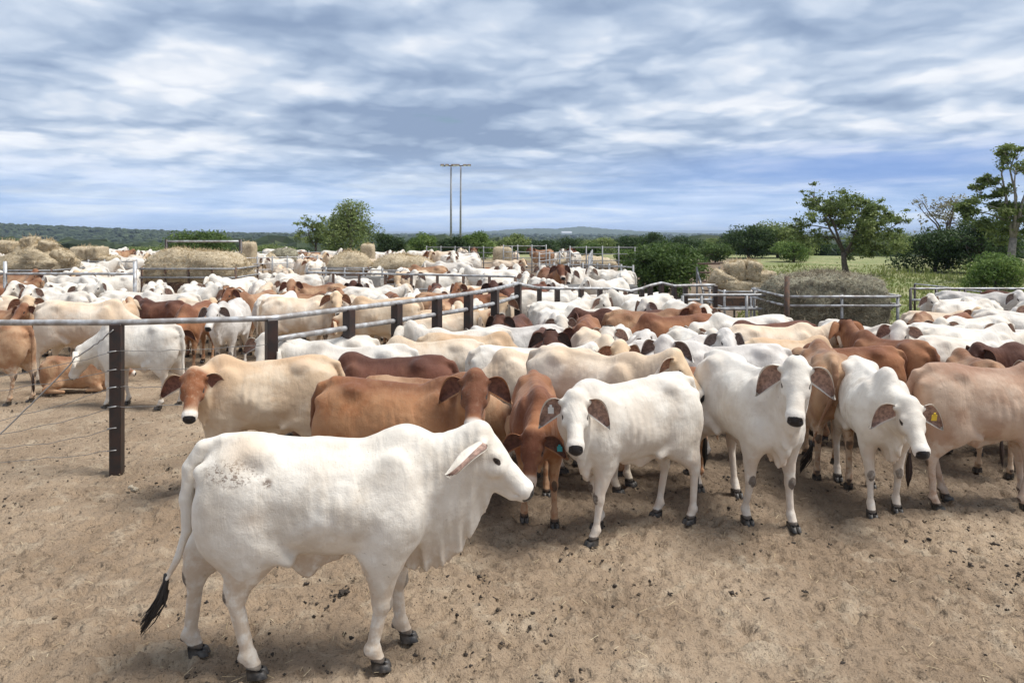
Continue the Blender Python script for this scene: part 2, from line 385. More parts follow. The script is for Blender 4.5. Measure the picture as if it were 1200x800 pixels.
def cow_mesh(name, h=.022, yaw=0, hyaw=None, pitch=52, zp=1.40, neck=.50, hump=1.0, dew=1.0, legs=(0, 0, 0, 0), ear=(0, 0), belly=.55,
             wid=1.0, lie=False, bull=False, horn=0, tail='down', earup=0.0, roll=0, seed=1, tailx=0, eback=0.0, hs_=1.12, lk=1.1, thr=(.20, -.19), efold=False, droop=.30, ribs=.0045):
    """legs: forward shift of front-left, front-right, hind-left, hind-right feet"""
    r_ = random.Random(seed)
    hyaw = yaw if hyaw is None else hyaw
    dz = -.62 if lie else 0.0
    cy, sy = math.cos(R(yaw)), math.sin(R(yaw))
    P = np.array((.60 + neck * cy, neck * sy * 1.05, zp + dz))
    f = np.array((math.cos(R(hyaw)) * math.cos(R(pitch)), math.sin(R(hyaw)) * math.cos(R(pitch)), -math.sin(R(pitch))))
    sdv = np.array((-math.sin(R(hyaw)), math.cos(R(hyaw)), 0)); u = np.cross(f, sdv)
    if roll:
        c_, s_ = math.cos(R(roll)), math.sin(R(roll)); sdv, u = sdv * c_ + u * s_, u * c_ - sdv * s_
    hp = lambda a, b=0, c=0: P + (f * a + u * b + sdv * c) * hs_         # head space -> cow space
    lo = (-.86, min(-.46, P[1] - .3, hp(.5)[1] - .1), -.02 if not lie else -.05); hi = (max(.95, hp(.5)[0] + .14, P[0] + .25), max(.46, P[1] + .3, hp(.5)[1] + .1), 1.60)
    G = Field(lo, hi, h)
    # ---- trunk from a profile
    xs = np.array([-.66, -.64, -.58, -.50, -.40, -.30, -.18, -.05, .10, .26, .42, .56, .68, .76, .80])
    zt = np.array([1.16, 1.27, 1.365, 1.412, 1.435, 1.435, 1.41, 1.385, 1.368, 1.358, 1.36, 1.355, 1.29, 1.19, 1.08]) + dz
    zb = np.array([1.06, .96, .84, .76, .715, .705, .70, .675, .655, .645, .65, .665, .72, .83, .96])
    zb = .70 + (zb - .70) * belly + dz
    ww = np.array([.035, .10, .165, .205, .235, .25, .262, .285, .305, .305, .275, .235, .18, .11, .03]) * wid
    sl_, X, Y, Z = G.sub((-.7, -.40, .35 + dz), (.84, .40, 1.55 + dz))
    x1 = X[:, 0, 0]
    def interp(v):
        a = np.interp(x1, xs, v)
        return (np.interp(x1 - .03, xs, v) + 2 * a + np.interp(x1 + .03, xs, v)) / 4
    T, B_, Wd = [interp(v)[:, None, None] for v in (zt, zb, ww)]
    hh = np.maximum((T - B_) / 2, .02); cz = (T + B_) / 2
    zn = (Z - cz) / hh
    wz = Wd * (1 - .30 * np.clip(zn, 0, 1) ** 1.6 - .05 * np.clip(-zn, 0, 1) ** 2)
    rr = (np.abs(Y / wz) ** 2.25 + np.abs(zn) ** 2.25) ** (1 / 2.25)
    d = (rr - 1) * np.minimum(wz, hh) * .85
    d = d + np.where((x1 < -.665) | (x1 > .805), .2, 0)[:, None, None]
    # soft ribs
    rib = ribs * np.sin(X * 2 * math.pi / .085 + Z * 3) * ss(X, -.1, .05) * (1 - ss(X, .3, .42)) * ss(zn, -.7, -.2) * (1 - ss(zn, .3, .7))
    G.un(sl_, (d + rib).astype(np.float32), .01)
    for sg in (1, -1):
        G.ell((-.285, sg * .135 * wid, 1.345 + dz), (.08, .055, .048), .09)                         # hook bone
        G.ell((-.60, sg * .10, 1.24 + dz), (.06, .045, .05), .05)                              # pin bone
        G.ell((-.07, sg * .345 * wid, 1.18 + dz), (.17, .055, .16), .13, carve=True)                 # flank hollow
        G.ell((.50, sg * .165 * wid, 1.07 + dz), (.13, .075, .27), .09)                           # shoulder blade
        G.ell((.53, sg * .175, .86 + dz), (.13, .075, .14), .08)                                 # upper arm
        G.ell((-.44, sg * .135, 1.00 + dz), (.20, .115, .32), .09)                               # thigh
        G.ell((-.33, sg * .15, .84 + dz), (.13, .085, .17), .08)
    G.cone((-.50, 0, 1.395 + dz), (.35, 0, 1.335 + dz), .035, .035, .07)                            # backbone
    if not lie:
        for sg in (1, -1):
            G.cone((-.26, sg * .20, .80), (-.10, sg * .20, .71), .035, .03, .07)                    # flank fold
            G.cone((-.62, sg * .05, .95), (-.60, sg * .02, .75), .03, .02, .05, carve=True)
    # ---- hump
    G.ell((.55, 0, 1.335 + dz), (.185, .085, .115 + .05 * (hump - 1)), .09)
    G.ell((.575, 0, 1.37 + dz + .03 * (hump - 1)), (.115, .062, .088 * hump), .06)
    # ---- neck
    oc = hp(.05, -.11); n0 = np.array((.56, 0, 1.10 + dz)); n1 = np.array((.68, .03 * sy, 1.115 + dz * 1 + (zp - 1.40) * .22))
    mid = (n1 * .45 + oc * .55) + np.array((.03 * (1 - abs(sy)), 0, -.015))
    seg = [n0, n1, mid, oc]; rad = [.25, .235, .180, .140]
    for i in range(3):
        dv = seg[i + 1] - seg[i]; sdn = np.array((-dv[1], dv[0], 0.0)); 
        if np.linalg.norm(sdn) < .02: sdn = np.array((0, 1.0, 0))
        G.cone(seg[i], seg[i + 1], rad[i], rad[i + 1], .06, sdn, [.62, .58, .62][i], [.58, .62, .72][i])
    # ---- head
    K = hs_
    G.cone(hp(.03, -.085), hp(.17, -.105), .094 * K, .104 * K, .03, sdv, .97, .90)
    G.ell(hp(.0, -.03), (.05, .075, .05), .05)
    G.cone(hp(.13, -.080), hp(.30, -.070), .090 * K, .064 * K, .03, sdv, .92, .86)
    G.cone(hp(.30, -.068), hp(.415, -.056), .066 * K, .058 * K, .02, sdv, .94, 1.12)
    G.cone(hp(.415, -.058), hp(.438, -.064), .059 * K, .053 * K, .02, sdv, 1.16)
    G.cone(hp(.10, -.185), hp(.25, -.165), .082 * K, .055 * K, .04, sdv, .62, .66)
    G.cone(hp(.25, -.160), hp(.40, -.118), .052 * K, .038 * K, .025, sdv, .76, .85)
    for sg in (1, -1):
        G.ell(hp(.150, -.048, sg * .076), (.032, .032, .032), .035)                              # brow
        G.ell(hp(.215, -.090, sg * .068), (.045, .03, .04), .045)                                # cheekbone
        G.ell(hp(.12, -.165, sg * .055), (.075, .03, .07), .05)                                  # jaw muscle
        G.cone(hp(.045, -.055, sg * .075), hp(.045, -.06, sg * .11), .034, .030, .03)              # ear root
        G.ell(hp(.452, -.042, sg * .032), (.015, .015, .012), .012, carve=True)                   # nostril
        G.ell(hp(.40, -.100, sg * .044), (.06, .009, .009), .012, carve=True)
        if horn: G.cone(hp(-.005, -.01, sg * .055), hp(-.03, .03, sg * (.06 + horn * .05)), .022, .012, .015)
    # ---- dewlap
    if dew > 0:
        Bp = np.array((.52, 0.0)); Tp = hp(*thr); dv = Tp[:2] - Bp; L = max(np.linalg.norm(dv), .05); dv = dv / L
        th = max(.0135, h * .72)
        sl_, X, Y, Z = G.sub((min(.4, Tp[0] - .1), min(-.12, Tp[1] - .12), .45 + dz), (max(.8, Tp[0] + .12), max(.12, Tp[1] + .12), 1.3 + dz))
        q = (X - Bp[0]) * dv[0] + (Y - Bp[1]) * dv[1]; t = q / L
        pr = -(X - Bp[0]) * dv[1] + (Y - Bp[1]) * dv[0]
        tc_ = np.clip(t, 0, 1); tw = tc_ ** 2.3
        zbm = (1 - tw) * (.66 - .055 * dew + dz) + tw * Tp[2] - .06 * dew * np.sin(math.pi * np.clip(tc_, 0, 1) ** 1.3)
        zbm = zbm + .010 * np.sin(q * 2 * math.pi / .075 + seed) + .006 * np.sin(q * 2 * math.pi / .043)
        ztp = (1 - tc_) * (1.15 + dz) + tc_ * (Tp[2] + .07)
        up = np.clip((Z - zbm) / .28, 0, 1)
        wav = (.020 * np.sin(q * 2 * math.pi / .105 + seed * 2 + Z * 4) + .010 * np.sin(q * 2 * math.pi / .06 + Z * 9)) * (1 - up) ** 1.2 * min(1, dew)
        dd = np.maximum(np.maximum((zbm - Z) * .85, (Z - ztp) * .8), np.maximum(-q - .02, q - L - .0) * .9)
        thk = th + up * .075
        dy = np.abs(pr - wav) - thk
        d = np.maximum(dd, dy)
        G.un(sl_, d.astype(np.float32), .035)
    # ---- legs
    foot = []
    fj = []
    if not lie:
        for i, (sg, fx) in enumerate(((1, legs[0]), (-1, legs[1]))):
            yy = sg * .155
            sh = (.50, sg * .17, .93); el = (.455 + fx * .15, sg * .165, .71); kn = (.455 + fx * .55 + .012, yy, .405); ft = (.445 + fx * .97, yy, .125); hf = (.475 + fx, yy, .055)
            q = lk
            G.cone(sh, el, .125 * q, .105 * q, .06, (0, 1, 0), .64, .62)
            G.cone(el, (kn[0], kn[1], kn[2] + .05), .100 * q, .050 * q, .035, (0, 1, 0), .64, .84)
            G.ell((kn[0] + .006, kn[1], kn[2]), (.051 * q, .045 * q, .062), .022)
            G.cone((kn[0] - .004, kn[1], kn[2] - .04), (ft[0] - .002, ft[1], ft[2] + .02), .034 * q, .029 * q, .02, (0, 1, 0), .94)
            G.ell((ft[0] - .004, ft[1], ft[2]), (.042 * q, .038 * q, .040), .02)
            G.cone(ft, (hf[0], hf[1], .06), .034 * q, .042, .015)
            G.ell((ft[0] - .036 * q, ft[1] + .014, ft[2] - .022), (.014, .011, .016), .01); G.ell((ft[0] - .036 * q, ft[1] - .014, ft[2] - .022), (.014, .011, .016), .01)
            foot.append(hf); fj.append(kn)
        for i, (sg, fx) in enumerate(((1, legs[2]), (-1, legs[3]))):
            yy = sg * .145
            hj = (-.44, sg * .13, 1.0); stf = (-.33 + fx * .25, sg * .155, .80); hk = (-.525 + fx * .75, yy, .495); ft = (-.49 + fx * .99, yy, .13); hf = (-.455 + fx, yy, .055)
            q = lk
            G.cone(hj, stf, .19, .145, .06, (0, 1, 0), .58, .60)
            G.cone((-.49, sg * .125, .98), (hk[0] + .035, hk[1], hk[2] + .17), .145, .085 * q, .06, (0, 1, 0), .60, .60)
            G.cone(stf, (hk[0] + .015, hk[1], hk[2] + .05), .135, .056 * q, .05, (0, 1, 0), .56, .70)
            G.ell((hk[0], hk[1], hk[2]), (.058 * q, .039 * q, .066), .022)
            G.cone((hk[0] - .035 * q, hk[1], hk[2] + .04), (hk[0] - .026, hk[1], hk[2] + .14), .022, .018, .03)
            G.cone((hk[0] + .004, hk[1], hk[2] - .05), (ft[0], ft[1], ft[2] + .02), .037 * q, .031 * q, .02, (0, 1, 0), .88)
            G.ell((ft[0] - .004, ft[1], ft[2]), (.043 * q, .038 * q, .042), .02)
            G.cone(ft, (hf[0], hf[1], .06), .035 * q, .043, .015)
            G.ell((ft[0] - .038 * q, ft[1] + .014, ft[2] - .022), (.014, .011, .016), .01); G.ell((ft[0] - .038 * q, ft[1] - .014, ft[2] - .022), (.014, .011, .016), .01)
            foot.append(hf); fj.append(hk)
    else:
        for sg in (1, -1):
            G.cone((-.2, sg * .22, .22), (-.45, sg * .28, .10), .13, .08, .06); G.cone((-.45, sg * .30, .06), (-.05, sg * .34, .045), .05, .04, .03)
            G.cone((.5, sg * .18, .22), (.68, sg * .20, .08), .09, .06, .05); G.cone((.68, sg * .2, .05), (.40, sg * .22, .04), .045, .04, .03)
    # ---- navel flap / sheath
    if not lie:
        nb = 1.0 if bull else .55
        zb0 = .69
        G.cone((-.20, 0, zb0), (-.02, 0, zb0 - .115 * nb), .055, .026, .05, (0, 1, 0), .42, .6)
        G.cone((-.06, 0, zb0 - .01), (-.02, 0, zb0 - .13 * nb), .05, .022, .05, (0, 1, 0), .45, .7)
        G.cone((.16, 0, zb0 - .03), (-.02, 0, zb0 - .09 * nb), .04, .03, .05, (0, 1, 0), .4, .5)
    # ---- tail
    if lie: tp = [(-.60, 0, .70), (-.70, .05, .52), (-.72, .12, .25), (-.62, .22, .08)]; tr = [.04, .03, .02, .014]
    elif tail == 'bull': tp = [(-.53, 0, 1.385), (-.625, 0, 1.365), (-.70, -.01, 1.25), (-.725, -.02, 1.05), (-.715, -.04, .86), (-.77, -.06, .70), (-.82, -.09, .60)]; tr = [.05, .05, .044, .038, .030, .022, .018]
    else: tp = [(-.55, 0, 1.37), (-.635, 0, 1.345), (-.695, 0, 1.22), (-.705, tailx * .2, 1.0), (-.69, tailx * .5, .80), (-.69, tailx * .8, .62), (-.70, tailx, .50)]; tr = [.045, .042, .034, .027, .022, .018, .015]
    tm = max(0, h * .62)
    for a, b, ra, rb in zip(tp[:-1], tp[1:], tr[:-1], tr[1:]):
        G.cone(a, b, max(ra, tm), max(rb, tm), .012)
    V, Q = G.mesh(2)
    nn_ = np.stack([fbm(V * 5.5 + seed * 7.3 + 31 * i, 3, seed + i) - .5 for i in range(3)], 1)
    hd_ = ss(np.linalg.norm(V - hp(.2, -.08), axis=1), .22, .40)                                     # heads and feet stay crisp
    V = V + nn_ * (hd_ * (.007 + .023 * ss(V[:, 2] - dz, .3, .65)) * ss(V[:, 2] - dz, .06, .12))[:, None]
    crs = np.sin(V[:, 0] * 95 + 6 * fbm(V * (3, 3, 5), 2, seed)) * ss(V[:, 0], .56, .66) * (1 - ss(V[:, 0], P[0] - .05, P[0] + .05)) * ss(V[:, 2] - dz, .7, .9)
    V[:, 1] += np.sign(V[:, 1]) * crs * .0022                                                       # neck creases
    mi = np.zeros(len(Q), np.int32)
    # ---- zones painted on the vertices (coat markings)
    rel = (V - P) / hs_; hf_, hu, hs = rel @ f, rel @ u, rel @ sdv
    inhead = ss(hf_, -.06, .02) * (1 - ss(np.abs(hs), .13, .17)) * ss(hu, -.26, -.2) * (1 - ss(np.abs(np.linalg.norm(rel - f * .22 - u * .09 * -1, axis=1)), .27, .31))
    nose = ss(hf_, .430, .446) * ss(hu, -.102, -.086) * (1 - ss(np.abs(hs), .046, .062))
    muz = ss(hf_, .345, .42) * inhead
    facem = inhead * (1 - ss(hf_, .32, .42)) * ss(hu, -.16, -.10)
    eyes = np.zeros(len(V))
    EP = [hp(.168, -.058, sg * .090) for sg in (1, -1)]
    for e in EP: dv_ = V - e; eyes = np.maximum(eyes, 1 - ss(np.sqrt((dv_ @ f / 1.7) ** 2 + (dv_ @ u / .85) ** 2 + (dv_ @ sdv) ** 2), .016, .030))
    mark = np.zeros(len(V))
    for (kx, ky, kz) in fj: mark = np.maximum(mark, (1 - ss(np.linalg.norm((V - (kx + (.05 if kz < .45 else -.05), ky, kz)) / (1, 1, 1.5), axis=1), .03, .06)) * .8)
    for (hx, hy, hz) in foot: mark = np.maximum(mark, np.maximum(1 - ss(np.linalg.norm(V - (hx - .075, hy, .10), axis=1), .022, .042), (1 - ss(V[:, 2], .070, .088)) * (np.abs(V[:, 0] - hx) < .12) * (np.abs(V[:, 1] - hy) < .09)))
    zone = np.stack([np.clip(nose, 0, 1), np.clip(facem, 0, 1), eyes, 1 - mark * .98], 1)
    zz_ = V[:, 2] - dz
    darkz = np.maximum(ss(zz_, 1.22, 1.42) * ss(V[:, 0], -.7, -.2), np.exp(-((V[:, 0] - .62) / .22) ** 2) * ss(zz_, .85, 1.2))
    darkz = np.maximum(darkz, 1 - ss(V[:, 0], -.70, -.62)) * (1 - inhead)
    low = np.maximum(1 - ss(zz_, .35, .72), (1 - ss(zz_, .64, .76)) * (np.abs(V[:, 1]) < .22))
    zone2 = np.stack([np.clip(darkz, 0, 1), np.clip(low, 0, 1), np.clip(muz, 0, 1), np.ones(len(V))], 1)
    Vl = [V]; Ql = [Q.tolist()]; mil = [mi.tolist()]; z1 = [zone]; z2 = [zone2]; base = [len(V)]
    def extra(v, q, m, za=(0, 0, 0, 1), zb_=(0, 0, 0, 1)):
        v = np.asarray(v, float); Vl.append(v); Ql.append([[i + base[0] for i in f_] for f_ in q]); mil.append(m if isinstance(m, list) else [m] * len(q))
        z1.append(np.tile(za, (len(v), 1))); z2.append(np.tile(zb_, (len(v), 1))); base[0] += len(v)
    # ---- ears: cupped leaves, hanging
    for k, sg in enumerate((1, -1)):
        a_ = ear[k] if isinstance(ear, (tuple, list)) else ear
        b0 = hp(.045, -.055, sg * .095)
        dn = np.array((0, 0, -1.0))
        out = sdv * sg
        bk = -f * .55 - u * .1
        dr = out * (1.0 - .55 * eback) + dn * (.62 + droop + a_) + bk * (.35 + eback * 1.3); dr /= np.linalg.norm(dr)
        opn = (dn * .9 + f * .5 - out * .12) if efold else f * .75 + u * .65 + out * .15; opn = opn - dr * (opn @ dr); opn /= np.linalg.norm(opn)
        wd = np.cross(dr, opn) * sg
        Ln, Wm = .305 * r_.uniform(.94, 1.06), (.068 if efold else .085)
        nu, nv = 12, 13; vo = []; vi = []
        for i in range(nu):
            t = i / (nu - 1); w = Wm * (math.sin(math.pi * min(1, (t * .97 + .03)) ** .72) ** .75) * (1 - .15 * t) + .012 * (1 - t)
            if i == nu - 1: w = .004
            for j in range(nv):
                q = (j / (nv - 1) - .5) * 2
                cup = (1 - q * q) * (-.040 * (1 - .5 * t)) - .035 * math.sin(math.pi * t) - .05 * t * t
                fold = .012 * math.sin(q * 3 + t * 5)
                p = b0 + dr * (Ln * t - .02 * q * q * t) + wd * (w * q - .02 * math.sin(math.pi * t)) + opn * (cup + .018 + fold * t) + dn * .04 * t * t
                vo.append(p - opn * .0045); vi.append(p + opn * .0045)
        qs = []; ms = []
        N = nu * nv
        for i in range(nu - 1):
            for j in range(nv - 1):
                a, b, c, d_ = i*nv+j, i*nv+j+1, (i+1)*nv+j+1, (i+1)*nv+j
                qs.append([a, b, c, d_]); ms.append(1 if efold and j <= 2 else 0)
                edge_ = j in (0, nv - 2) or i == nu - 2
                qs.append([d_+N, c+N, b+N, a+N]); ms.append(0 if edge_ else 1)
        rim = [i*nv for i in range(nu)] + [(nu-1)*nv + j for j in range(1, nv)] + [i*nv + nv-1 for i in range(nu-2, -1, -1)] + list(range(nv-2, 0, -1))
        for a, b in zip(rim, rim[1:] + rim[:1]): qs.append([a, a+N, b+N, b]); ms.append(0)
        extra(vo + vi, qs, ms)
    # ---- eyes
    for sg, e in zip((1, -1), EP):
        vs = []; qs = []; nn, mm = 10, 7; rr_ = .0195
        e = e + sdv * sg * -.006 + u * -.001
        for i in range(mm + 1):
            th_ = math.pi * i / mm
            for j in range(nn): ph = 2 * math.pi * j / nn; vs.append(e + rr_ * np.array((math.sin(th_) * math.cos(ph), math.sin(th_) * math.sin(ph), math.cos(th_))))
        for i in range(mm):
            for j in range(nn): qs.append([i*nn+j, (i+1)*nn+j, (i+1)*nn+(j+1) % nn, i*nn+(j+1) % nn])
        extra(vs, qs, 2)
    # ---- hooves: two claws each
    for hx, hy, hz in foot:
        for sg in (1, -1):
            yc = hy + sg * .0235
            prof = [(-.040, .022), (-.020, .024), (.015, .024), (.045, .019), (.062, .008)]
            vs = []
            for zl, gx_, gs in ((.066, -.006, .84), (.040, .004, .98), (.0, .014, 1.10)):
                up_ = [(hx + gx_ + a * gs, yc + b * gs, zl - (max(0, a) * .45 if zl > .04 else 0)) for a, b in prof]
                dn_ = [(hx + gx_ + a * gs, yc - b * gs, zl - (max(0, a) * .45 if zl > .04 else 0)) for a, b in prof[::-1]]
                vs += up_ + dn_
            n_ = len(prof) * 2; qs = [list(range(n_))]
            for l in range(2):
                for j in range(n_): qs.append([l*n_+j, l*n_+(j+1) % n_, (l+1)*n_+(j+1) % n_, (l+1)*n_+j])
            extra(vs, qs, 3)
    V = np.concatenate(Vl); Qs = sum(Ql, []); mis = sum(mil, [])
    me = bpy.data.meshes.new(name); me.from_pydata(V.tolist(), [], Qs)
    for m_ in (WHITE, EARM['W'], EYE, HOOF): me.materials.append(m_)
    me.polygons.foreach_set('material_index', np.array(mis, np.int32)); me.polygons.foreach_set('use_smooth', [True] * len(Qs))
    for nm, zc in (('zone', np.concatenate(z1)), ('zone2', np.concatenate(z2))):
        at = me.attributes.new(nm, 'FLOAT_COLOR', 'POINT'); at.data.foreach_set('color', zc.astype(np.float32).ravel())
    me.update()
    return dict(me=me, tail=tp[-1], tdir=np.array(tp[-1]) - np.array(tp[-2]), lie=lie, eartag=[(hp(.045, -.055, sg * .095)) for sg in (1, -1)], f=f, s=sdv, u=u, hp=hp)

def tuft_mesh(name, L=.30, r=.035, seed=3, droop=(0, 0, 0), n=46):
    rr_ = random.Random(seed); b = MB()
    b.tube([(0, 0, .03), (0, 0, -.02), (droop[0]*.15, droop[1]*.15, -L*.3), (droop[0]*.55, droop[1]*.55, -L*.7), (droop[0], droop[1], -L)], [.013, r*.55, r*.8, r*.55, .004], 8)
    for k in range(n):
        a = rr_.uniform(0, 6.28); q = r * rr_.uniform(.4, 1.0); l = L * rr_.uniform(.7, 1.12); s0 = rr_.uniform(0, .3)
        pts = []
        for t in (0, .35, .7, 1):
            rad_ = q * (math.sin(math.pi * min(1, .12 + t * .85)) ** .8)
            pts.append((math.cos(a + t * .5) * rad_ + droop[0] * t ** 1.5, math.sin(a + t * .5) * rad_ + droop[1] * t ** 1.5, -l * (s0 + (1 - s0) * t)))
        b.tube(pts, [.006, .006, .004, .001], 3, False)
    me = bpy.data.meshes.new(name); me.from_pydata([tuple(v) for v in b.V], [], b.Fc); me.materials.append(HAIRD)
    me.polygons.foreach_set('use_smooth', [True] * len(b.Fc)); me.update()
    return me

vr = random.Random(77)
COWS = []          # (x, y, angle) of every standing animal, for spacing
def set_mats(o, ck, coat_mat=None):
    for i, m in ((0, coat_mat or COATS[ck]), (1, EARM[ck])):
        o.material_slots[i].link = 'OBJECT'; o.material_slots[i].material = m

def place_cow(v, X, Y, ang, sc=.92, ck='W', label=None, group=None, tuft=None, tagc=None, name='cow', coat_mat=None, cat='cow', hair=None, z=0.0):
    """ang: heading in degrees, 0 = to the right of the photo, 90 = away from the camera"""
    parts = tuft is not None or tagc is not None
    if parts:
        root = empty(name, (X, Y, z), R(ang)); root.scale = (sc,) * 3
        o = link(bpy.data.objects.new('body', v['me']), root)
    else:
        o = root = link(bpy.data.objects.new(name, v['me'])); o.location = (X, Y, z); o.rotation_euler = (0, 0, R(ang)); o.scale = (sc * vr.uniform(.95, 1.06), sc * vr.uniform(.9, 1.06), sc * vr.uniform(.95, 1.04))
    set_mats(o, ck, coat_mat)
    tag(root, label, cat, group)
    if tuft is not None:
        t = link(bpy.data.objects.new('tail_switch', tuft), root); t.location = tuple(v['tail'])
        if hair: t.material_slots[0].link = 'OBJECT'; t.material_slots[0].material = hair
    if tagc is not None:
        side, mat, frac = tagc
        e = link(bpy.data.objects.new('ear_tag', TAGME), root)
        hp = v['hp']; sg = 1 if side == 0 else -1
        fv, sv, uv = Vector(v['f']), Vector(v['s']), Vector(v['u'])
        dr = (sv * sg + Vector((0, 0, -.7)) - fv * .35).normalized()
        p = Vector(hp(.045, -.055, sg * .095)) + dr * (.285 * frac)
        opn = (fv * .75 + uv * .65); opn = (opn - dr * opn.dot(dr)).normalized()
        M = Matrix((sv * sg, opn, sv.cross(opn) * sg)).transposed()
        zax = Vector((0, 0, 1)); zax = (zax - opn * zax.dot(opn)).normalized(); xax = opn.cross(zax)
        M = Matrix((xax, opn, zax)).transposed()
        e.matrix_local = Matrix.Translation(p + opn * .012) @ M.to_4x4()
        e.material_slots[0].link = 'OBJECT'; e.material_slots[0].material = mat
    COWS.append((X, Y, ang, sc))
    return root

# ear tag: rounded flap with a button
tb = MB(); tb.box((0, 0, -.035), (.052, .004, .06), bev=.4); tb.box((0, 0, .002), (.022, .004, .03), bev=.4); tb.tube([(0, -.004, .004), (0, .006, .004)], .010, 8)
TAGME = bpy.data.meshes.new('ear_tag'); TAGME.from_pydata([tuple(v) for v in tb.V], [], tb.Fc)
TAGY = simple('tag_yellow', (.80, .55, .05), .45, .1, bump=0); TAGB = simple('tag_teal', (.03, .33, .40), .45, .1, bump=0); TAGW = simple('tag_white', (.75, .75, .72), .4, .1, bump=0)
TAGME.materials.append(TAGY)
# ================================================================ THE SETTING: ground, hills, woodland
def terr(x, y):
    x = np.asarray(x, float); y = np.asarray(y, float)
    return -14 * ss(y, 62, 360) + .25 * np.sin(x * .05 + 1) * ss(y, 40, 90)

def axis(a, b, near, far, n0, g=1.13):
    """coordinates dense in [a,b] and growing outside to +-far"""
    c = list(np.arange(a, b + near, near)); st = near
    while c[-1] < far: st *= g; c.append(c[-1] + st)
    st = near
    while c[0] > n0: st *= g; c.insert(0, c[0] - st)
    return np.array(c)
gxs = axis(-4.2, 6.2, .024, 22000, -22000, 1.10); gys = axis(3.9, 8.2, .023, 24000, -60, 1.04)
XX, YY = np.meshgrid(gxs, gys)
P2 = np.stack([XX.ravel(), YY.ravel(), np.zeros(XX.size)], 1)
near = (1 - ss(P2[:, 1], 14, 30)) * (1 - ss(np.abs(P2[:, 0]), 9, 18))
Zg = terr(P2[:, 0], P2[:, 1])
rough = (fbm(P2 * 1.3, 3, 1) - .5) * .05 + (fbm(P2 * 6, 4, 5) - .5) * .045
hp_ = fbm(P2 * (11, 11, 1), 2, 9); rough -= ss(hp_, .56, .68) * .026                         # hoof marks
clod = fbm(P2 * (23, 23, 1), 2, 14); rough += ss(clod, .60, .74) * .016
rough = rough.reshape(XX.shape); hr = np.random.default_rng(44)
for k in range(4200):                                             # split hoof prints trodden into the yard
    hy = 4.0 + hr.uniform() ** 1.2 * 5.5; hx = hr.uniform(-.72, .72) * hy
    if hr.uniform() > (.9 if hx > -.5 and hy > 4.6 else .45): continue
    a_ = hr.uniform(0, 6.28); dp = hr.uniform(.008, .020); L_ = hr.uniform(.045, .060)
    i0, i1 = np.searchsorted(gxs, (hx - .14, hx + .14)); j0, j1 = np.searchsorted(gys, (hy - .14, hy + .14))
    dx = gxs[i0:i1][None, :] - hx; dy = gys[j0:j1][:, None] - hy
    if dx.size == 0 or dy.size == 0: continue
    u_ = dx * math.cos(a_) + dy * math.sin(a_); v_ = -dx * math.sin(a_) + dy * math.cos(a_)
    d_ = np.sqrt((u_ / L_) ** 2 + ((np.abs(v_) - .021) / .024) ** 2)
    rough[j0:j1, i0:i1] += -dp * (1 - ss(d_, .5, 1.15)) + dp * .45 * np.exp(-((d_ - 1.55) / .35) ** 2)
rough = rough.ravel()
Zg = Zg + rough * near
nx_, ny_ = len(gxs), len(gys)
ii = (np.arange(ny_ - 1)[:, None] * nx_ + np.arange(nx_ - 1)[None, :]).ravel()
Gm, t, b = new_mat('yard_dirt_and_paddock')
pos = t.n('ShaderNodeNewGeometry').outputs['Position']
flat = t.v('MULTIPLY', pos, (1, 1, 0))
n1 = t.noise(flat, .55, 5, .6, .2); n2 = t.noise(flat, 3.2, 6, .65, .4); n3 = t.noise(flat, 17, 5, .65); n4 = t.noise(flat, 60, 4, .7)
dirt = t.mix(t.step(n1, .36, .64), (.39, .295, .205), (.29, .21, .14))
dirt = t.mix(t.m('MULTIPLY', t.step(n2, .50, .66), .5), dirt, (.50, .41, .30))
dirt = t.mix(t.m('MULTIPLY', t.step(n2, .53, .36), .0), dirt, (.2, .15, .1))
stain = t.m('MULTIPLY', t.step(n3, .53, .66), t.step(t.noise(flat, 1.7, 4, .6), .40, .62))
dirt = t.mix(t.m('MULTIPLY', stain, .72), dirt, (.105, .075, .05))
nb = t.noise(flat, 1.1, 6, .7, .6); dirt = t.mix(t.m('MULTIPLY', t.step(nb, .52, .64), .38), dirt, (.17, .125, .085))
dirt = t.mix(t.m('MULTIPLY', t.step(n4, .56, .64), .70), dirt, (.085, .06, .042))
n5 = t.noise(flat, 130, 3, .7); dirt = t.mix(t.m('MULTIPLY', t.step(n5, .58, .68), .6), dirt, (.08, .06, .042))
dirt = t.mix(t.m('MULTIPLY', t.step(n4, .42, .30), .35), dirt, (.58, .48, .36))
sp = t.n('ShaderNodeSeparateXYZ', i_0=pos)
# trampled, dung-darkened floor where the mob stands
mob = t.m('MULTIPLY', t.step(t.m('ADD', sp.outputs[1], t.m('MULTIPLY', t.m('SUBTRACT', n1, .5), 2.6)), 6.0, 7.4), t.step(sp.outputs[0], -2.4, -.6))
dirt = t.mix(t.m('MULTIPLY', mob, .62), dirt, (.125, .092, .066))
vor = t.n('ShaderNodeTexVoronoi', i_Vector=t.v('ADD', flat, t.v('SCALE', t.n('ShaderNodeTexNoise', i_Vector=flat, i_Scale=9.0).outputs[1], .08)), i_Scale=7.0).outputs[0]
pit = t.step(vor, .12, .34)
g1 = t.noise(flat, .23, 5, .6); g2 = t.noise(flat, 2.6, 5, .7)
grass = t.mix(t.step(g1, .38, .62), (.21, .23, .10), (.33, .31, .17))
grass = t.mix(t.m('MULTIPLY', t.step(g2, .45, .62), .7), grass, (.09, .15, .035))
edge_n = t.m('MULTIPLY', t.m('SUBTRACT', t.noise(flat, .5, 4), .5), 5.0)
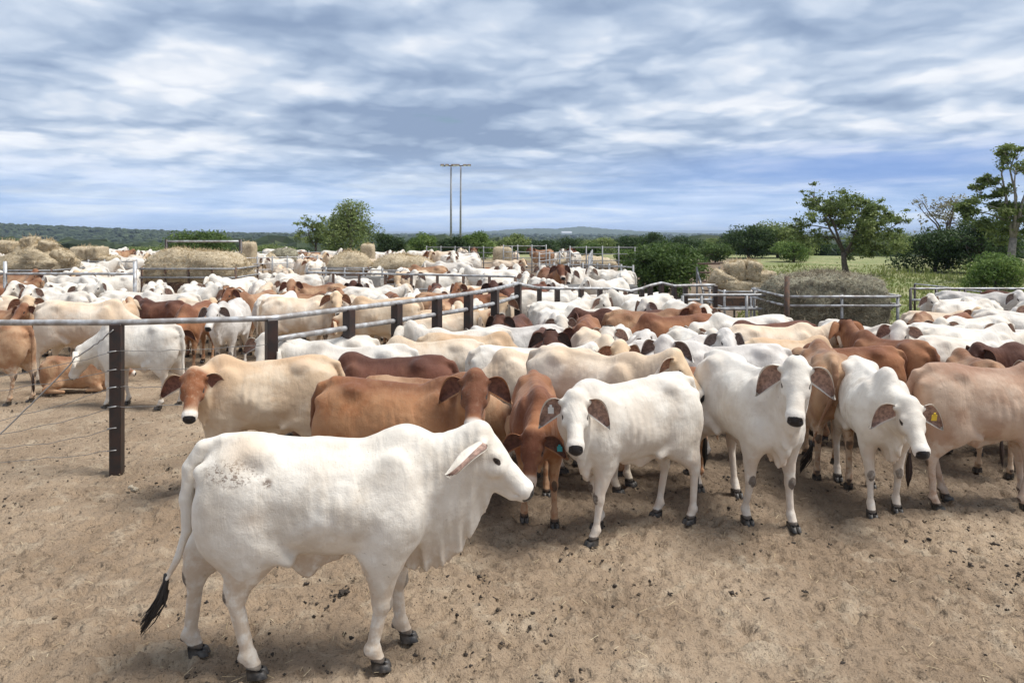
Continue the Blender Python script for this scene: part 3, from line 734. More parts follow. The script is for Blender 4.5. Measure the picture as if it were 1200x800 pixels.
# right-hand paddock begins past the last cattle; everything turns green far out
gm = t.m('MULTIPLY', t.step(t.m('ADD', sp.outputs[1], t.m('MULTIPLY', edge_n, .25)), 17.2, 18.4), t.step(t.m('ADD', t.m('SUBTRACT', sp.outputs[0], t.m('MULTIPLY', sp.outputs[1], .31)), edge_n), -.6, .6))
gm2 = t.step(t.m('ADD', sp.outputs[1], t.m('MULTIPLY', edge_n, 2.0)), 62, 74)
gmask = t.m('MAXIMUM', gm, gm2)
col = t.mix(gmask, dirt, grass)
col = t.mix(t.step(sp.outputs[1], 150, 400), col, (.075, .10, .045))
t.put(b.inputs['Base Color'], col); b.inputs['Roughness'].default_value = .93; b.inputs['Specular IOR Level'].default_value = .15
hgt = t.m('ADD', t.m('ADD', t.m('MULTIPLY', n3, .9), t.m('MULTIPLY', n4, .35)), t.m('MULTIPLY', pit, .45))
t.put(b.inputs['Normal'], t.n('ShaderNodeBump', i_Strength=1.0, i_Distance=.05, i_Height=hgt))
V = np.stack([XX.ravel(), YY.ravel(), Zg], 1)
ground = mesh_obj('ground', V, np.stack([ii, ii + 1, ii + nx_ + 1, ii + nx_], 1), Gm); tag(ground, kind='structure')
def gz(x, y):
    """height of the ground sheet under a point"""
    return float(terr(x, y))

def hill(name, x0, x1, Y, prof, depth, mat, base=-14.5, n=160, jag=0.0, seed=1):
    """a ridge: prof gives [(px, py of skyline)], built as a solid rise with its own depth"""
    pxs = [p[0] for p in prof]; pys = [p[1] for p in prof]
    m = 12; V = []; Fc = []
    for j in range(m + 1):
        s_ = j / m * 2 - 1; w = (1 - s_ * s_) ** 1.0
        for i in range(n + 1):
            p = x0 + (x1 - x0) * i / n
            zt_ = zat(np.interp(p, pxs, pys), Y)
            V.append((gx(p, Y), Y + s_ * depth, base + (zt_ - base) * w))
    V = np.array(V); nn = fbm(V * (1 / (depth * .25), 1 / (depth * .25), .0) + seed, 4, seed)
    V[:, 2] += (nn - .5) * (V[:, 2] - base) * .22
    if jag: V[:, 2] += (vnoise(V * (.16, .16, 0), 4) - .5) * jag
    for j in range(m):
        for i in range(n): a = j * (n + 1) + i; Fc.append((a, a + 1, a + n + 2, a + n + 1))
    return tag(mesh_obj(name, V, Fc, mat), kind='structure')
HM, t, b = new_mat('hill_bush')
pos = t.n('ShaderNodeNewGeometry').outputs['Position']
t.put(b.inputs['Base Color'], t.mix(t.step(t.noise(t.v('MULTIPLY', pos, (.02, .02, .06)), 3, 6, .7), .4, .62), (.045, .065, .03), (.09, .10, .05)))
b.inputs['Roughness'].default_value = .95; b.inputs['Specular IOR Level'].default_value = .05
hill('hill', -260, 640, 1700, [(-260, 265), (0, 264.5), (60, 266.5), (140, 270), (240, 274), (420, 276.5), (640, 280)], 700, HM, n=240, jag=5)
hill('hill', 500, 860, 5200, [(500, 278), (560, 272), (600, 269), (630, 267.5), (650, 268.5), (680, 265), (700, 267.5), (740, 271), (860, 276)], 900, HM, n=200, jag=9, seed=5)
hill('hill', -300, 1500, 15500, [(-300, 272.5), (300, 272), (700, 271), (800, 270), (1000, 269.6), (1100, 269.5), (1500, 270)], 1200, HM, n=200, jag=12, seed=8)

# ---- leaves, trunks, crowns
def leafmat(name, a, b_, c):
    m, t, b = new_mat(name)
    at = t.n('ShaderNodeAttribute', attribute_name='tint')
    t.put(b.inputs['Base Color'], t.ramp(at.outputs['Fac'], [(0, a), (.55, b_), (1, c)]))
    b.inputs['Roughness'].default_value = .6; b.inputs['Specular IOR Level'].default_value = .25
    tr = t.n('ShaderNodeBsdfTranslucent'); m.node_tree.links.new(b.inputs['Base Color'].links[0].from_socket, tr.inputs[0])
    mx = t.n('ShaderNodeMixShader', i_0=.38); m.node_tree.links.new(b.outputs[0], mx.inputs[1]); m.node_tree.links.new(tr.outputs[0], mx.inputs[2])
    out_ = [n for n in m.node_tree.nodes if n.type == 'OUTPUT_MATERIAL'][0]; m.node_tree.links.new(mx.outputs[0], out_.inputs[0])
    return m
LD = leafmat('leaves_dark_green', (.028, .050, .018), (.050, .085, .028), (.095, .14, .045))
LG = leafmat('leaves_green', (.050, .085, .022), (.095, .15, .038), (.18, .25, .07))
LB = leafmat('leaves_bright_green', (.075, .13, .03), (.14, .21, .05), (.26, .33, .10))
LO = leafmat('leaves_olive_gum', (.10, .14, .045), (.20, .25, .08), (.38, .42, .17))
LY = leafmat('leaves_dry_pale', (.16, .15, .09), (.27, .25, .16), (.4, .37, .25))
BARK = simple('bark', (.13, .10, .08), .9, .45, 9, bump=.8, bscale=30, dist=.02)
BARKP = simple('bark_pale', (.30, .26, .22), .85, .4, 9, bump=.6, bscale=30, dist=.02)

def leaves(clusters, n, size, nr, soft=False):
    """n leaf blades spread through ellipsoid clusters (x,y,z,rx,ry,rz)"""
    C = np.array(clusters); vol = (C[:, 3] * C[:, 4] * C[:, 5]) ** .6; k = nr.choice(len(C), n, p=vol / vol.sum())
    d = nr.normal(size=(n, 3)); d /= np.linalg.norm(d, axis=1)[:, None]
    r = np.abs(nr.normal(0, .60, n)) if soft else nr.uniform(0, 1, n) ** .42
    ctr = C[k, :3] + d * C[k, 3:6] * r[:, None]
    keep = vnoise(ctr * 2.2, 3) > (.33 if soft else .22); ctr = ctr[keep]; k = k[keep]; d = d[keep]; n = len(ctr)
    a = nr.normal(size=(n, 3)); a[:, 2] = a[:, 2] * .7 - .35; a /= np.linalg.norm(a, axis=1)[:, None]
    nn = d * .8 + nr.normal(size=(n, 3)) * .8 + np.array((0, 0, .4)); b_ = np.cross(a, nn); b_ /= np.linalg.norm(b_, axis=1)[:, None] + 1e-9
    sz = size * nr.uniform(.6, 1.35, n)[:, None]
    V = np.stack([ctr - a * sz, ctr + b_ * sz * .42, ctr + a * sz, ctr - b_ * sz * .42], 1).reshape(-1, 3)
    Fc = np.arange(n * 4).reshape(n, 4)
    tint = np.clip(nr.normal(.42, .2, n) + (nr.uniform(-.22, .22, len(C)))[k], 0, 1)
    return V, Fc, tint

def foliage_obj(name, V, Fc, tint, mat, parent):
    o = mesh_obj(name, V, Fc, mat, parent, smooth=False)
    at = o.data.attributes.new('tint', 'FLOAT', 'FACE'); at.data.foreach_set('value', tint.astype(np.float32))
    return o

def tree(name, label, px_, Y, h, w, mat, style='bush', n=4000, leaf=.09, seed=1, bark=BARK, group=None, clusters=None, ncl=14, cat='tree', trunkfrac=.3):
    nr = np.random.default_rng(seed); rr = random.Random(seed)
    X = gx(px_, Y); z0 = gz(X, Y)
    root = empty(name, (X, Y, z0)); tag(root, label, cat, group)
    cl = []
    if clusters: cl = [(a * w / 2, b_ * w / 3, c * h, d * w / 2, d * w / 2 * .9, d * w / 2 * e) for a, b_, c, d, e in clusters]
    elif style == 'bush':
        for i in range(ncl):
            th = rr.uniform(0, 6.28); el = rr.uniform(-.1, 1.0); q = math.sqrt(max(0, 1 - el * el)) * rr.uniform(.45, .8)
            cl.append((math.cos(th) * q * w / 2, math.sin(th) * q * w / 2, h * (.42 + el * .36 * rr.uniform(.7, 1.1)), w * rr.uniform(.15, .27), w * rr.uniform(.15, .27), h * rr.uniform(.13, .22)))
        cl.append((0, 0, h * .42, w * .40, w * .40, h * .36))
        for i in range(4): cl.append((rr.uniform(-.36, .36) * w, rr.uniform(-.36, .36) * w, h * .2, w * .2, w * .2, h * .19))
    else:
        for i in range(ncl):
            th = rr.uniform(0, 6.28); q = rr.uniform(.15, .85); t_ = rr.uniform(trunkfrac + .12, .95)
            q *= math.sin(math.pi * (t_ - trunkfrac) / (1.12 - trunkfrac)) ** .5
            cl.append((math.cos(th) * q * w / 2, math.sin(th) * q * w / 2, h * t_, w * rr.uniform(.10, .17), w * rr.uniform(.10, .17), w * rr.uniform(.06, .10)))
    lc = cl
    if style == 'gum':
        lc = []
        for c in cl:
            for k in range(9):
                q = rr.uniform(.3, .6); lc.append((c[0] + rr.gauss(0, .55) * c[3], c[1] + rr.gauss(0, .55) * c[4], c[2] + rr.gauss(0, .5) * c[5] * 1.3, c[3] * q * 1.3, c[4] * q * 1.3, c[5] * q * 1.1))
    V, Fc, ti = leaves(lc, n, leaf, nr, style == 'gum')
    foliage_obj('crown', V, Fc, ti, mat, root)
    m = MB(); r0 = h * .022 + w * .008
    fork = Vector((rr.uniform(-.05, .05) * w, 0, h * trunkfrac))
    m.tube([(0, 0, -.15), (rr.uniform(-.03, .03) * w, 0, h * trunkfrac * .5), fork], [r0 * 1.35, r0, r0 * .85], 8)
    nl = 5 if style == 'gum' else 6; tips = sorted(cl, key=lambda c: -c[2] - abs(c[0]) * .5)[:nl]; limbs = []
    for c in tips:
        e = Vector(c[:3]); st = fork.lerp(Vector((0, 0, h * trunkfrac * .5)), rr.uniform(0, .5))
        md = st.lerp(e, .45) + Vector((rr.uniform(-.06, .06) * w, rr.uniform(-.06, .06) * w, h * rr.uniform(-.02, .05))); m2 = st.lerp(e, .75) + Vector((rr.uniform(-.05, .05) * w, rr.uniform(-.05, .05) * w, h * .02))
        m.tube([st, md, m2, e], [r0 * .52, r0 * .34, r0 * .2, r0 * .07], 6); limbs += [(st.lerp(md, .6), r0 * .3), (md, r0 * .26), (md.lerp(m2, .5), r0 * .2), (m2, r0 * .16)]
    for c in cl:
        if c in tips: continue
        e = Vector(c[:3]); st, r_b = min(limbs, key=lambda q: (q[0] - e).length + (.6 if q[0].z > e.z else 0)); md = st.lerp(e, .5) + Vector((rr.uniform(-.04, .04) * w, rr.uniform(-.04, .04) * w, h * .015))
        m.tube([st, md, e], [r_b, r_b * .6, r_b * .2], 5)
    for c in cl:
        for k in range(5):
            e = Vector(c[:3]); e2 = e + Vector((rr.uniform(-1, 1) * c[3], rr.uniform(-1, 1) * c[4], rr.uniform(-.5, 1) * c[5]))
            m.tube([e.lerp(fork, .12), e2], [r0 * .10, r0 * .03], 4)
    m.build('trunk', bark, root, True)
    return root

# the woodland that fills the valley and clothes the hill: one mass nobody could count
def woodland():
    nr = np.random.default_rng(5)
    ico = bmesh.new(); bmesh.ops.create_icosphere(ico, subdivisions=2, radius=1)
    IV = np.array([v.co for v in ico.verts]); IF = np.array([[v.index for v in f.verts] for f in ico.faces]); ico.free()
    pts = []
    for i in range(5200):
        Y = math.exp(nr.uniform(math.log(190), math.log(3600))); p = nr.uniform(-60, 1260)
        pts.append((gx(p, Y), Y, float(terr(0, Y)), nr.uniform(3.2, 5.6) * (1 + Y / 4500)))
    for i in range(1500):
        p = nr.uniform(-60, 620); Y = nr.uniform(1050, 1700); s_ = (Y - 1700) / 700
        top = zat(np.interp(p, [-260, 0, 60, 140, 240, 420, 640], [265, 264.5, 266.5, 270, 274, 276.5, 280]), 1700)
        pts.append((gx(p, Y), Y, -14.5 + (top + 14.5) * (1 - s_ * s_) - 2.5, nr.uniform(4, 6.5)))
    Vs = []; Fs = []; Ts = []; base = 0
    for i, (x, y, z, r) in enumerate(pts):
        v = IV * (r * nr.uniform(.9, 1.35), r * nr.uniform(.9, 1.3), r * nr.uniform(.55, .85))
        v = v * (1 + (vnoise(IV * 1.9 + i * 1.7, 3)[:, None] - .5) * .85) + (x, y, z + r * .55)
        Vs.append(v); Fs.append(IF + base); base += len(v); Ts.append(np.clip(nr.normal(nr.uniform(.1, .75), .17, len(IF)), 0, 1))
    V1, F1, T1_ = np.concatenate(Vs), np.concatenate(Fs), np.concatenate(Ts)
    me = bpy.data.meshes.new('woodland'); me.from_pydata(V1.tolist(), [], F1.tolist()); me.materials.append(LDF)
    at = me.attributes.new('tint', 'FLOAT', 'FACE'); at.data.foreach_set('value', T1_.astype(np.float32)); me.update()
    o = link(bpy.data.objects.new('woodland', me)); tag(o, 'far grey green bushland filling the valley and covering the low hill', 'woodland', kind='stuff')
LDF = leafmat('leaves_far_bush', (.030, .045, .022), (.055, .080, .035), (.11, .14, .06))
woodland()

# ================================================================ TREES
G_T = 'trees and bushes beyond the yards'
tree('gum_tree', 'lone open crowned gum tree with dark trunk in the grass behind the dark hay feeder', 993, 44, 5.25, 6.6, LO, 'gum', 32000, .085, 3, clusters=[
    (-.62, .1, .92, .17, .6), (-.45, .3, .80, .20, .6), (-.2, -.2, .78, .22, .6), (.12, .2, .84, .22, .55), (.42, -.1, .76, .22, .5), (.75, .1, .66, .24, .5), (.95, 0, .60, .12, .5), (.5, .3, .58, .26, .6), (.2, -.3, .60, .25, .6), (-.1, .3, .58, .2, .6),
    (-.55, -.2, .62, .2, .6), (-.85, .1, .55, .17, .6), (-.72, .3, .42, .2, .7), (-.4, -.1, .42, .2, .7), (.35, .1, .38, .28, .7), (.7, -.2, .42, .24, .7), (.55, .2, .28, .22, .6), (.2, .2, .3, .2, .6), (0, .1, .7, .25, .7), (.3, -.1, .68, .28, .7), (-.3, .1, .7, .22, .7), (.5, .1, .46, .3, .7), (.1, -.1, .48, .28, .7)], trunkfrac=.26, group=G_T)
tree('gum_tree', 'tall gum with separate leaf clumps on thin limbs at the right edge of the photo', 1188, 38, 6.9, 5.2, LO, 'gum', 42000, .085, 9, bark=BARKP, clusters=[
    (-.15, 0, .93, .2, .6), (.15, .2, .96, .16, .6), (.4, .1, .86, .26, .6), (-.05, -.2, .83, .22, .6), (.75, 0, .8, .22, .6), (-.45, .1, .74, .18, .5), (-.62, .2, .68, .15, .5), (-.2, .1, .66, .2, .5), (.5, -.1, .66, .26, .6), (.85, .1, .6, .3, .7),
    (-.35, -.1, .56, .28, .6), (-.75, .1, .52, .22, .6), (.15, .1, .52, .22, .6), (.6, .2, .46, .3, .7), (-.3, .3, .42, .24, .6), (.2, .3, .36, .3, .6)], trunkfrac=.32, group=G_T)
tree('round_bush', 'dense round green bush past the kinked rail, left of the leaning hay bales', 779, 30, 2.35, 3.4, LG, 'bush', 19000, .07, 21, group=G_T, cat='bush', ncl=22)
tree('round_bush', 'bright green rounded bush below the tall gum at the right edge', 1168, 33, 1.75, 2.9, LB, 'bush', 7000, .07, 22, group=G_T, cat='bush')
tree('bush', 'wide dark bush between the lone gum and the tall gum', 1096, 48, 3.0, 5.0, LD, 'bush', 9000, .10, 23, group=G_T, cat='bush', ncl=20)
tree('bush', 'dark bush reaching up behind the bright green bush at the right', 1150, 46, 3.9, 5.0, LD, 'bush', 9000, .10, 24, group=G_T, cat='bush', ncl=20)
tree('bare_tree', 'half bare pale twigged tree above the dark bushes left of the tall gum', 1110, 52, 5.3, 4.2, LY, 'gum', 1700, .09, 25, bark=BARK, group=G_T, ncl=20, trunkfrac=.35)
tree('bush', 'dark low tree behind the leaning hay bales', 878, 70, 3.6, 5.4, LD, 'bush', 8000, .12, 26, group=G_T)
tree('tree', 'olive green tree right of the dark low tree behind the leaning hay bales', 912, 72, 3.9, 6.0, LO, 'bush', 8000, .12, 27, group=G_T)
tree('bush', 'light green bush at the foot of the olive green tree near the leaning hay bales', 930, 62, 2.2, 3.6, LB, 'bush', 4000, .10, 28, group=G_T, cat='bush')
tree('bush', 'small bright green bush between the round bush and the leaning hay bales', 838, 60, 1.9, 3.0, LG, 'bush', 4500, .09, 29, group=G_T, cat='bush')
tree('tree', 'tall grey green tree with an uneven top in the left centre of the skyline', 412, 75, 6.2, 5.6, LO, 'bush', 10000, .13, 30, group=G_T, ncl=18)
tree('tree', 'wispy olive tree at the left foot of the tall grey green tree', 368, 78, 3.9, 4.6, LO, 'gum', 4200, .13, 31, group=G_T, ncl=20)
tree('round_bush', 'very dark dense bush beside the tall grey green tree', 455, 62, 2.7, 3.1, LD, 'bush', 6500, .10, 32, group=G_T, cat='bush')
tree('bush', 'broad mid green bush behind the big hay mound and the goal shaped pipe frame', 236, 48, 3.0, 4.6, LG, 'bush', 10000, .09, 33, group=G_T, cat='bush', ncl=22)
for i, (p, Y, h, w, m, st, lb) in enumerate([
    (496, 70, 2.6, 3.2, LB, 'bush', 'pale green bush left of the foot of the light poles'),
    (530, 66, 2.4, 2.8, LD, 'bush', 'dark green bush at the foot of the light poles'),
    (558, 68, 2.7, 3.4, LB, 'bush', 'yellow green bush right of the foot of the light poles'),
    (603, 95, 4.3, 4.4, LO, 'bush', 'thin wispy tree right of the light poles rising against the hill'),
    (640, 105, 3.4, 4.6, LD, 'bush', 'dark clump of scrub behind the steel yard panels'),
    (668, 120, 4.6, 6.5, LD, 'bush', 'dark green tree behind the hay left of the round bush'),
    (705, 110, 4.4, 6.0, LO, 'bush', 'olive tree in the tree line left of the round bush'),
    (738, 95, 4.0, 5.2, LD, 'bush', 'dark tree in the tree line rising just left of the round bush'),
    (765, 90, 4.2, 4.4, LD, 'bush', 'dark tree behind the round bush'),
    (800, 100, 4.3, 6.0, LD, 'bush', 'dark tree in the tree line right of the round bush'),
    (840, 115, 4.4, 6.5, LO, 'bush', 'olive tree in the tree line above the small bright green bush'),
    (955, 95, 4.0, 6.0, LD, 'bush', 'dark tree in the tree line left of the lone gum'),
    (1050, 80, 3.2, 5.5, LO, 'bush', 'olive scrub right of the lone gum'),
    (140, 130, 3.4, 8.0, LD, 'bush', 'dark scrub above the square hay bales at the left'),
    (170, 110, 3.0, 6.5, LO, 'bush', 'olive scrub left of the broad bush behind the hay mound'),
    (60, 140, 3.8, 9.0, LD, 'bush', 'dark scrub above the tall hay pile at the left edge'),
    (320, 120, 3.8, 8.0, LO, 'bush', 'olive scrub right of the goal shaped pipe frame'),
    (345, 130, 3.6, 7.0, LD, 'bush', 'dark scrub left of the wispy olive tree'),
    (480, 130, 4.0, 8.0, LO, 'bush', 'olive scrub between the very dark bush and the light poles'),
    (580, 125, 4.2, 8.0, LO, 'bush', 'olive scrub behind the wispy tree right of the poles'),
    (10, 120, 3.0, 8.0, LO, 'bush', 'olive scrub at the left edge of the photo'),
    (1010, 105, 3.8, 8.0, LD, 'bush', 'dark tree line scrub behind the lone gum'),
    (690, 75, 1.5, 3.2, LG, 'bush', 'low green bush beyond the steel yard panels'),
    (735, 60, 1.2, 2.2, LB, 'bush', 'little yellow green bush beside the round bush')]):
    if Y >= 90: h *= .66
    tree('tree' if h > 2.4 else 'bush', lb, p, Y, h, w, m, st, 4200 if Y > 90 else 4800, .15 if Y > 90 else .11, 60 + i, group=G_T, cat='tree' if h > 2.4 else 'bush', ncl=14)

# tall weeds and grass tufts of the paddock
def weeds():
    nr = np.random.default_rng(9); V = []; n = 15000
    Y = 17.8 + nr.uniform(0, 1, n) ** 1.3 * 40; p = nr.uniform(820, 1300, n); X = (p - CX) * Y / F
    ok = (X - .31 * Y > -.4); X, Y = X[ok], Y[ok]; n = len(X)
    patch = vnoise(np.stack([X * .45, Y * .3, X * 0], 1), 2)
    h = nr.uniform(.05, .16, n) + ss(patch, .55, .8) * nr.uniform(0, .45, n) * ss(Y, 24, 34)
    w = nr.uniform(.015, .035, n) + .0008 * Y; a = nr.uniform(0, 3.14, n); lx, ly = nr.normal(0, .3, n) * h, nr.normal(0, .3, n) * h
    z = np.zeros(n)
    V = np.stack([np.stack([X - np.cos(a) * w, Y - np.sin(a) * w, z], 1), np.stack([X + np.cos(a) * w, Y + np.sin(a) * w, z], 1), np.stack([X + lx, Y + ly, h], 1)], 1).reshape(-1, 3)
    me = bpy.data.meshes.new('grass'); me.from_pydata(V.tolist(), [], np.arange(n * 3).reshape(n, 3).tolist())
    me.materials.append(leafmat('paddock_grass', (.16, .20, .05), (.27, .29, .10), (.50, .46, .27)))
    at = me.attributes.new('tint', 'FLOAT', 'FACE'); at.data.foreach_set('value', np.clip(nr.normal(.4, .25, n), 0, 1).astype(np.float32)); me.update()
    tag(link(bpy.data.objects.new('grass', me)), 'rank green and straw coloured paddock grass behind the right hand fence', 'grass', kind='stuff')
weeds()

# ================================================================ FENCES AND YARD STEEL
GALV = simple('galvanised_pipe', (.50, .51, .52), .5, .28, 7, metal=.3, bump=.35, bscale=60, dist=.002, col2=(.27, .245, .225))
PAINT = simple('black_post_paint', (.022, .018, .017), .45, .3, 9, bump=.3, col2=(.045, .024, .018))
RUST = simple('rusty_steel', (.14, .075, .045), .8, .4, 12, bump=.4, col2=(.07, .05, .04))
GREYS = simple('grey_weathered_steel', (.33, .33, .33), .6, .35, 8, metal=.2, bump=.3)
CONC = simple('grey_concrete', (.42, .40, .37), .85, .3, 5, bump=.5)
WIRE = simple('wire_steel', (.32, .30, .28), .45, .3, 10, metal=.5, bump=0)
SHEET = simple('roof_sheet', (.60, .62, .64), .45, .2, 3, metal=.3, bump=.2)

FENCES = []
def pipe_fence(name, label, pts, rails, pr=.045, rr_=.03, pm=None, rm=None, ptop=None, group=None, square=False, cat='fence', skip=(), railpts=None, below=-.1, nocol=False):
    """pts: post positions [(x,y)]; rails: heights, or for each rail a list of heights per post (None = no rail there)"""
    root = empty(name, (pts[0][0], pts[0][1], gz(*pts[0]))); tag(root, label, cat, group)
    ox, oy, oz = root.location
    pm = pm or PAINT; rm = rm or GALV
    for i, (x, y) in enumerate(pts):
        if i in skip: continue
        hs = [r[i] if isinstance(r, (list, tuple)) else r for r in rails]; top = (ptop[i] if isinstance(ptop, (list, tuple)) else ptop) if ptop else max(h for h in hs if h is not None) - .01
        m = MB()
        if square:
            a = math.atan2(pts[min(i+1, len(pts)-1)][1] - pts[max(i-1, 0)][1], pts[min(i+1, len(pts)-1)][0] - pts[max(i-1, 0)][0])
            m.box((x - ox, y - oy, (top + below) / 2), (pr * 2, pr * 2, top - below), a)
        else: m.tube([(x - ox, y - oy, below), (x - ox, y - oy, top)], pr, 10)
        m.build('post', pm, root, not square)
    for r in rails:
        run = []
        segs = []
        for i, (x, y) in enumerate(pts):
            h = r[i] if isinstance(r, (list, tuple)) else r
            if h is None:
                if len(run) > 1: segs.append(run)
                run = []
            else: run.append((x - ox, y - oy, h))
        if len(run) > 1: segs.append(run)
        for run in segs:
            fine = []
            for a, c in zip(run[:-1], run[1:]):
                for k in range(4): fine.append(tuple(a[j] + (c[j] - a[j]) * k / 4 for j in range(3)))
            fine.append(run[-1])
            m = MB(); m.tube(fine, rr_, 10); m.build('rail', rm, root, True)
    if not nocol:
        for a, c in zip(pts[:-1], pts[1:]): FENCES.append((a, c))
    return root

# main fence: the long bent rail from the left edge to the middle
def fy(py_, z): return F * (CAMH - z) / (py_ - HY)
mp = []; mz = 1.56
for p, y in ((-330, 377.5), (-80, 378), (137, 378), (318, 373), (409, 361.5), (465, 354.8), (512, 349), (549, 344), (580, 338.8), (607, 332)):
    Y = fy(y, mz); mp.append((gx(p, Y), Y))
low = [None, None, None, 1.325, 1.325, 1.325, 1.325, 1.325, 1.325, 1.325]
main_f = pipe_fence('pipe_fence', 'long grey rail on black posts from the left edge back to the yard middle', mp, [mz, low], pr=.058, rr_=.032, square=True)
# shorter black-posted run after the bend
sp_ = []; szs = []
for p, y, z in ((607, 332, 1.56), (632, 337, 1.40), (653, 338, 1.38), (681, 338, 1.36), (703, 338, 1.34), (722, 338.5, 1.33), (739, 341, 1.28), (752, 338, 1.32), (762, 334.5, 1.38), (775, 331.5, 1.42), (790, 335, 1.34), (803, 334.5, 1.34), (838, 334, 1.34)):
    Y = F * (CAMH - z) / (y - HY); sp_.append((gx(p, Y), Y)); szs.append(z)
pipe_fence('pipe_fence', 'low black posted fence with kinked pale rail, between long fence and round bush', sp_[1:], [szs[1:], [z - .32 for z in szs[1:]]], pr=.045, rr_=.03, square=True)
m = MB(); a, c = mp[-1], sp_[1]; m.tube([(a[0], a[1], 1.55), (c[0], c[1], 1.39)], .03, 10)
tag(m.build('link_rail', GALV, None, True), 'short sloping rail joining the long fence to the low black posted fence', 'fence rail')

# wires of the near bay
def wire(label, pts, r=.0035, sag=.0, wig=.01, grp='loose fence wires beside the near post', seed=1):
    rr = random.Random(seed); fine = []
    for a, c in zip(pts[:-1], pts[1:]):
        for k in range(14):
            t_ = k / 14; fine.append((a[0] + (c[0]-a[0])*t_ + rr.uniform(-wig, wig), a[1] + (c[1]-a[1])*t_, a[2] + (c[2]-a[2])*t_ - sag * 4 * t_ * (1 - t_) + rr.uniform(-wig, wig)))
    fine.append(pts[-1]); m = MB(); m.tube(fine, r, 5)
    return tag(m.build('fence_wire', WIRE, None, True), label, 'wire', grp)
N0 = mp[2]; N1 = mp[3]; NL = mp[1]
ux, uy = (N0[0] - NL[0]), (N0[1] - NL[1])
ords = ['top', 'second', 'third', 'fourth', 'fifth', 'sixth']
for i, (zz0, zl, s_) in enumerate(((1.27, .92, .05), (1.08, .80, .04), (.90, .42, .05), (.70, .33, .06), (.48, .30, .10), (.25, .10, .03))):
    wire('%s thin wire tied to the near black post, sagging away towards the left edge' % ords[i], [(NL[0], NL[1] - .05, zl), (N0[0], N0[1] - .062, zz0)], sag=s_, seed=i, grp=None)
    if i < 4: wire('%s thin wire strung from the near black post right to the second post' % ords[i], [(N0[0], N0[1] - .062, zz0), (N1[0], N1[1] - .06, zz0 + .02)], sag=.02, seed=20 + i, grp=None)
wire('thick loose wire slanting from the near black post head down to the ground', [(N0[0], N0[1] - .07, 1.50), (N0[0] - .35, N0[1] - .15, 1.22), (N0[0] - .75, N0[1] - .35, .72), (N0[0] - 1.35, N0[1] - .75, .03)], r=.0075, sag=.02, wig=.006, seed=50, grp=None)
# wire ties on the near post are part of it
for k, z in enumerate((1.27, 1.08, .90, .70, .48, .25)):
    m = MB(); m.tube([(N0[0]-.065 - mp[0][0], N0[1]-.066 - mp[0][1], z - .006), (N0[0]+.03 - mp[0][0], N0[1]-.072 - mp[0][1], z + .006)], .006, 5); m.build('wire_tie', GALV, main_f, True)

def line(px0, px1, Y0, Y1, n): return [(gx(px0 + (px1 - px0) * i / (n - 1), Y0 + (Y1 - Y0) * i / (n - 1)), Y0 + (Y1 - Y0) * i / (n - 1)) for i in range(n)]
pipe_fence('pipe_fence', 'single rail grey pipe fence in front of the hay at the left edge', [(gx(p, 19), 19) for p in (-160, 6, 158)], [1.47], pr=.045, rr_=.035, pm=GALV, ptop=1.78)
pipe_fence('pipe_fence', 'fence of dark posts and one grey rail crossing in front of the middle hay mounds', line(360, 604, 21.5, 19.5, 9), [1.37, .98], pr=.04, rr_=.03, pm=RUST)
pipe_fence('pipe_fence', 'two rail fence on dark posts along the front of the green paddock at the right', [(gx(p, 17), 17) for p in (1067, 1097, 1113, 1131, 1169, 1191, 1222, 1260)], [1.25, 1.0], pr=.03, rr_=.025)
pipe_fence('pipe_fence', 'thin rail fence behind the paddock fence at the right', line(1072, 1150, 22, 19, 4), [1.02], pr=.03, rr_=.022)
pipe_fence('pipe_fence', 'short grey double rail in front of the leaning hay bales', [(gx(p, 16.5), 16.5) for p in (800, 822, 875, 921)], [1.15, .85], pr=.035, rr_=.03, pm=GREYS)
pipe_fence('pipe_gate_frame', 'goal shaped frame of one pipe beam on two black posts above the big hay mound', [(gx(195, 24), 24), (gx(282, 24), 24)], [2.21], pr=.05, rr_=.035, ptop=2.27, cat='frame')
for i, (a, c, Y0, Y1, n, top, lb) in enumerate([
    (632, 700, 27, 27, 5, 1.35, 'front left steel yard panel of five rails near the middle'),
    (700, 742, 27, 25, 4, 1.35, 'front right steel yard panel of five rails beside the round bush'),
    (632, 668, 33, 38, 4, 1.55, 'left side steel yard panel running back towards the tree line'),
    (668, 782, 40, 40, 7, 1.7, 'rear steel yard panel standing before the pale hay ridge'),
    (690, 694, 30, 41, 4, 1.5, 'steel yard panel running back between front and rear panels'),
    (590, 640, 44, 44, 4, 1.7, 'far steel panel beside the white cattle on the rise'),
    (500, 600, 48, 46, 7, 1.55, 'far long steel panel below the light poles'),
    (284, 372, 34, 36, 6, 1.35, 'steel panel right of the goal shaped frame'),
    (290, 380, 46, 46, 6, 1.3, 'farther steel panel right of the goal shaped frame'),
    (66, 160, 30, 30, 6, 1.35, 'steel panel below the square hay bales at the left'),
    (360, 470, 27, 26, 6, 1.2, 'steel panel in front of the middle hay mounds')]):
    hs = [top * k / 5 for k in (5, 4, 3, 2, 1)]
    pipe_fence('steel_yard_panel', lb, line(a, c, Y0, Y1, n), hs, pr=.035, rr_=.022, pm=GREYS, rm=GALV if i % 3 else GREYS, ptop=top + .08, group='steel yard panels', cat='yard panel')

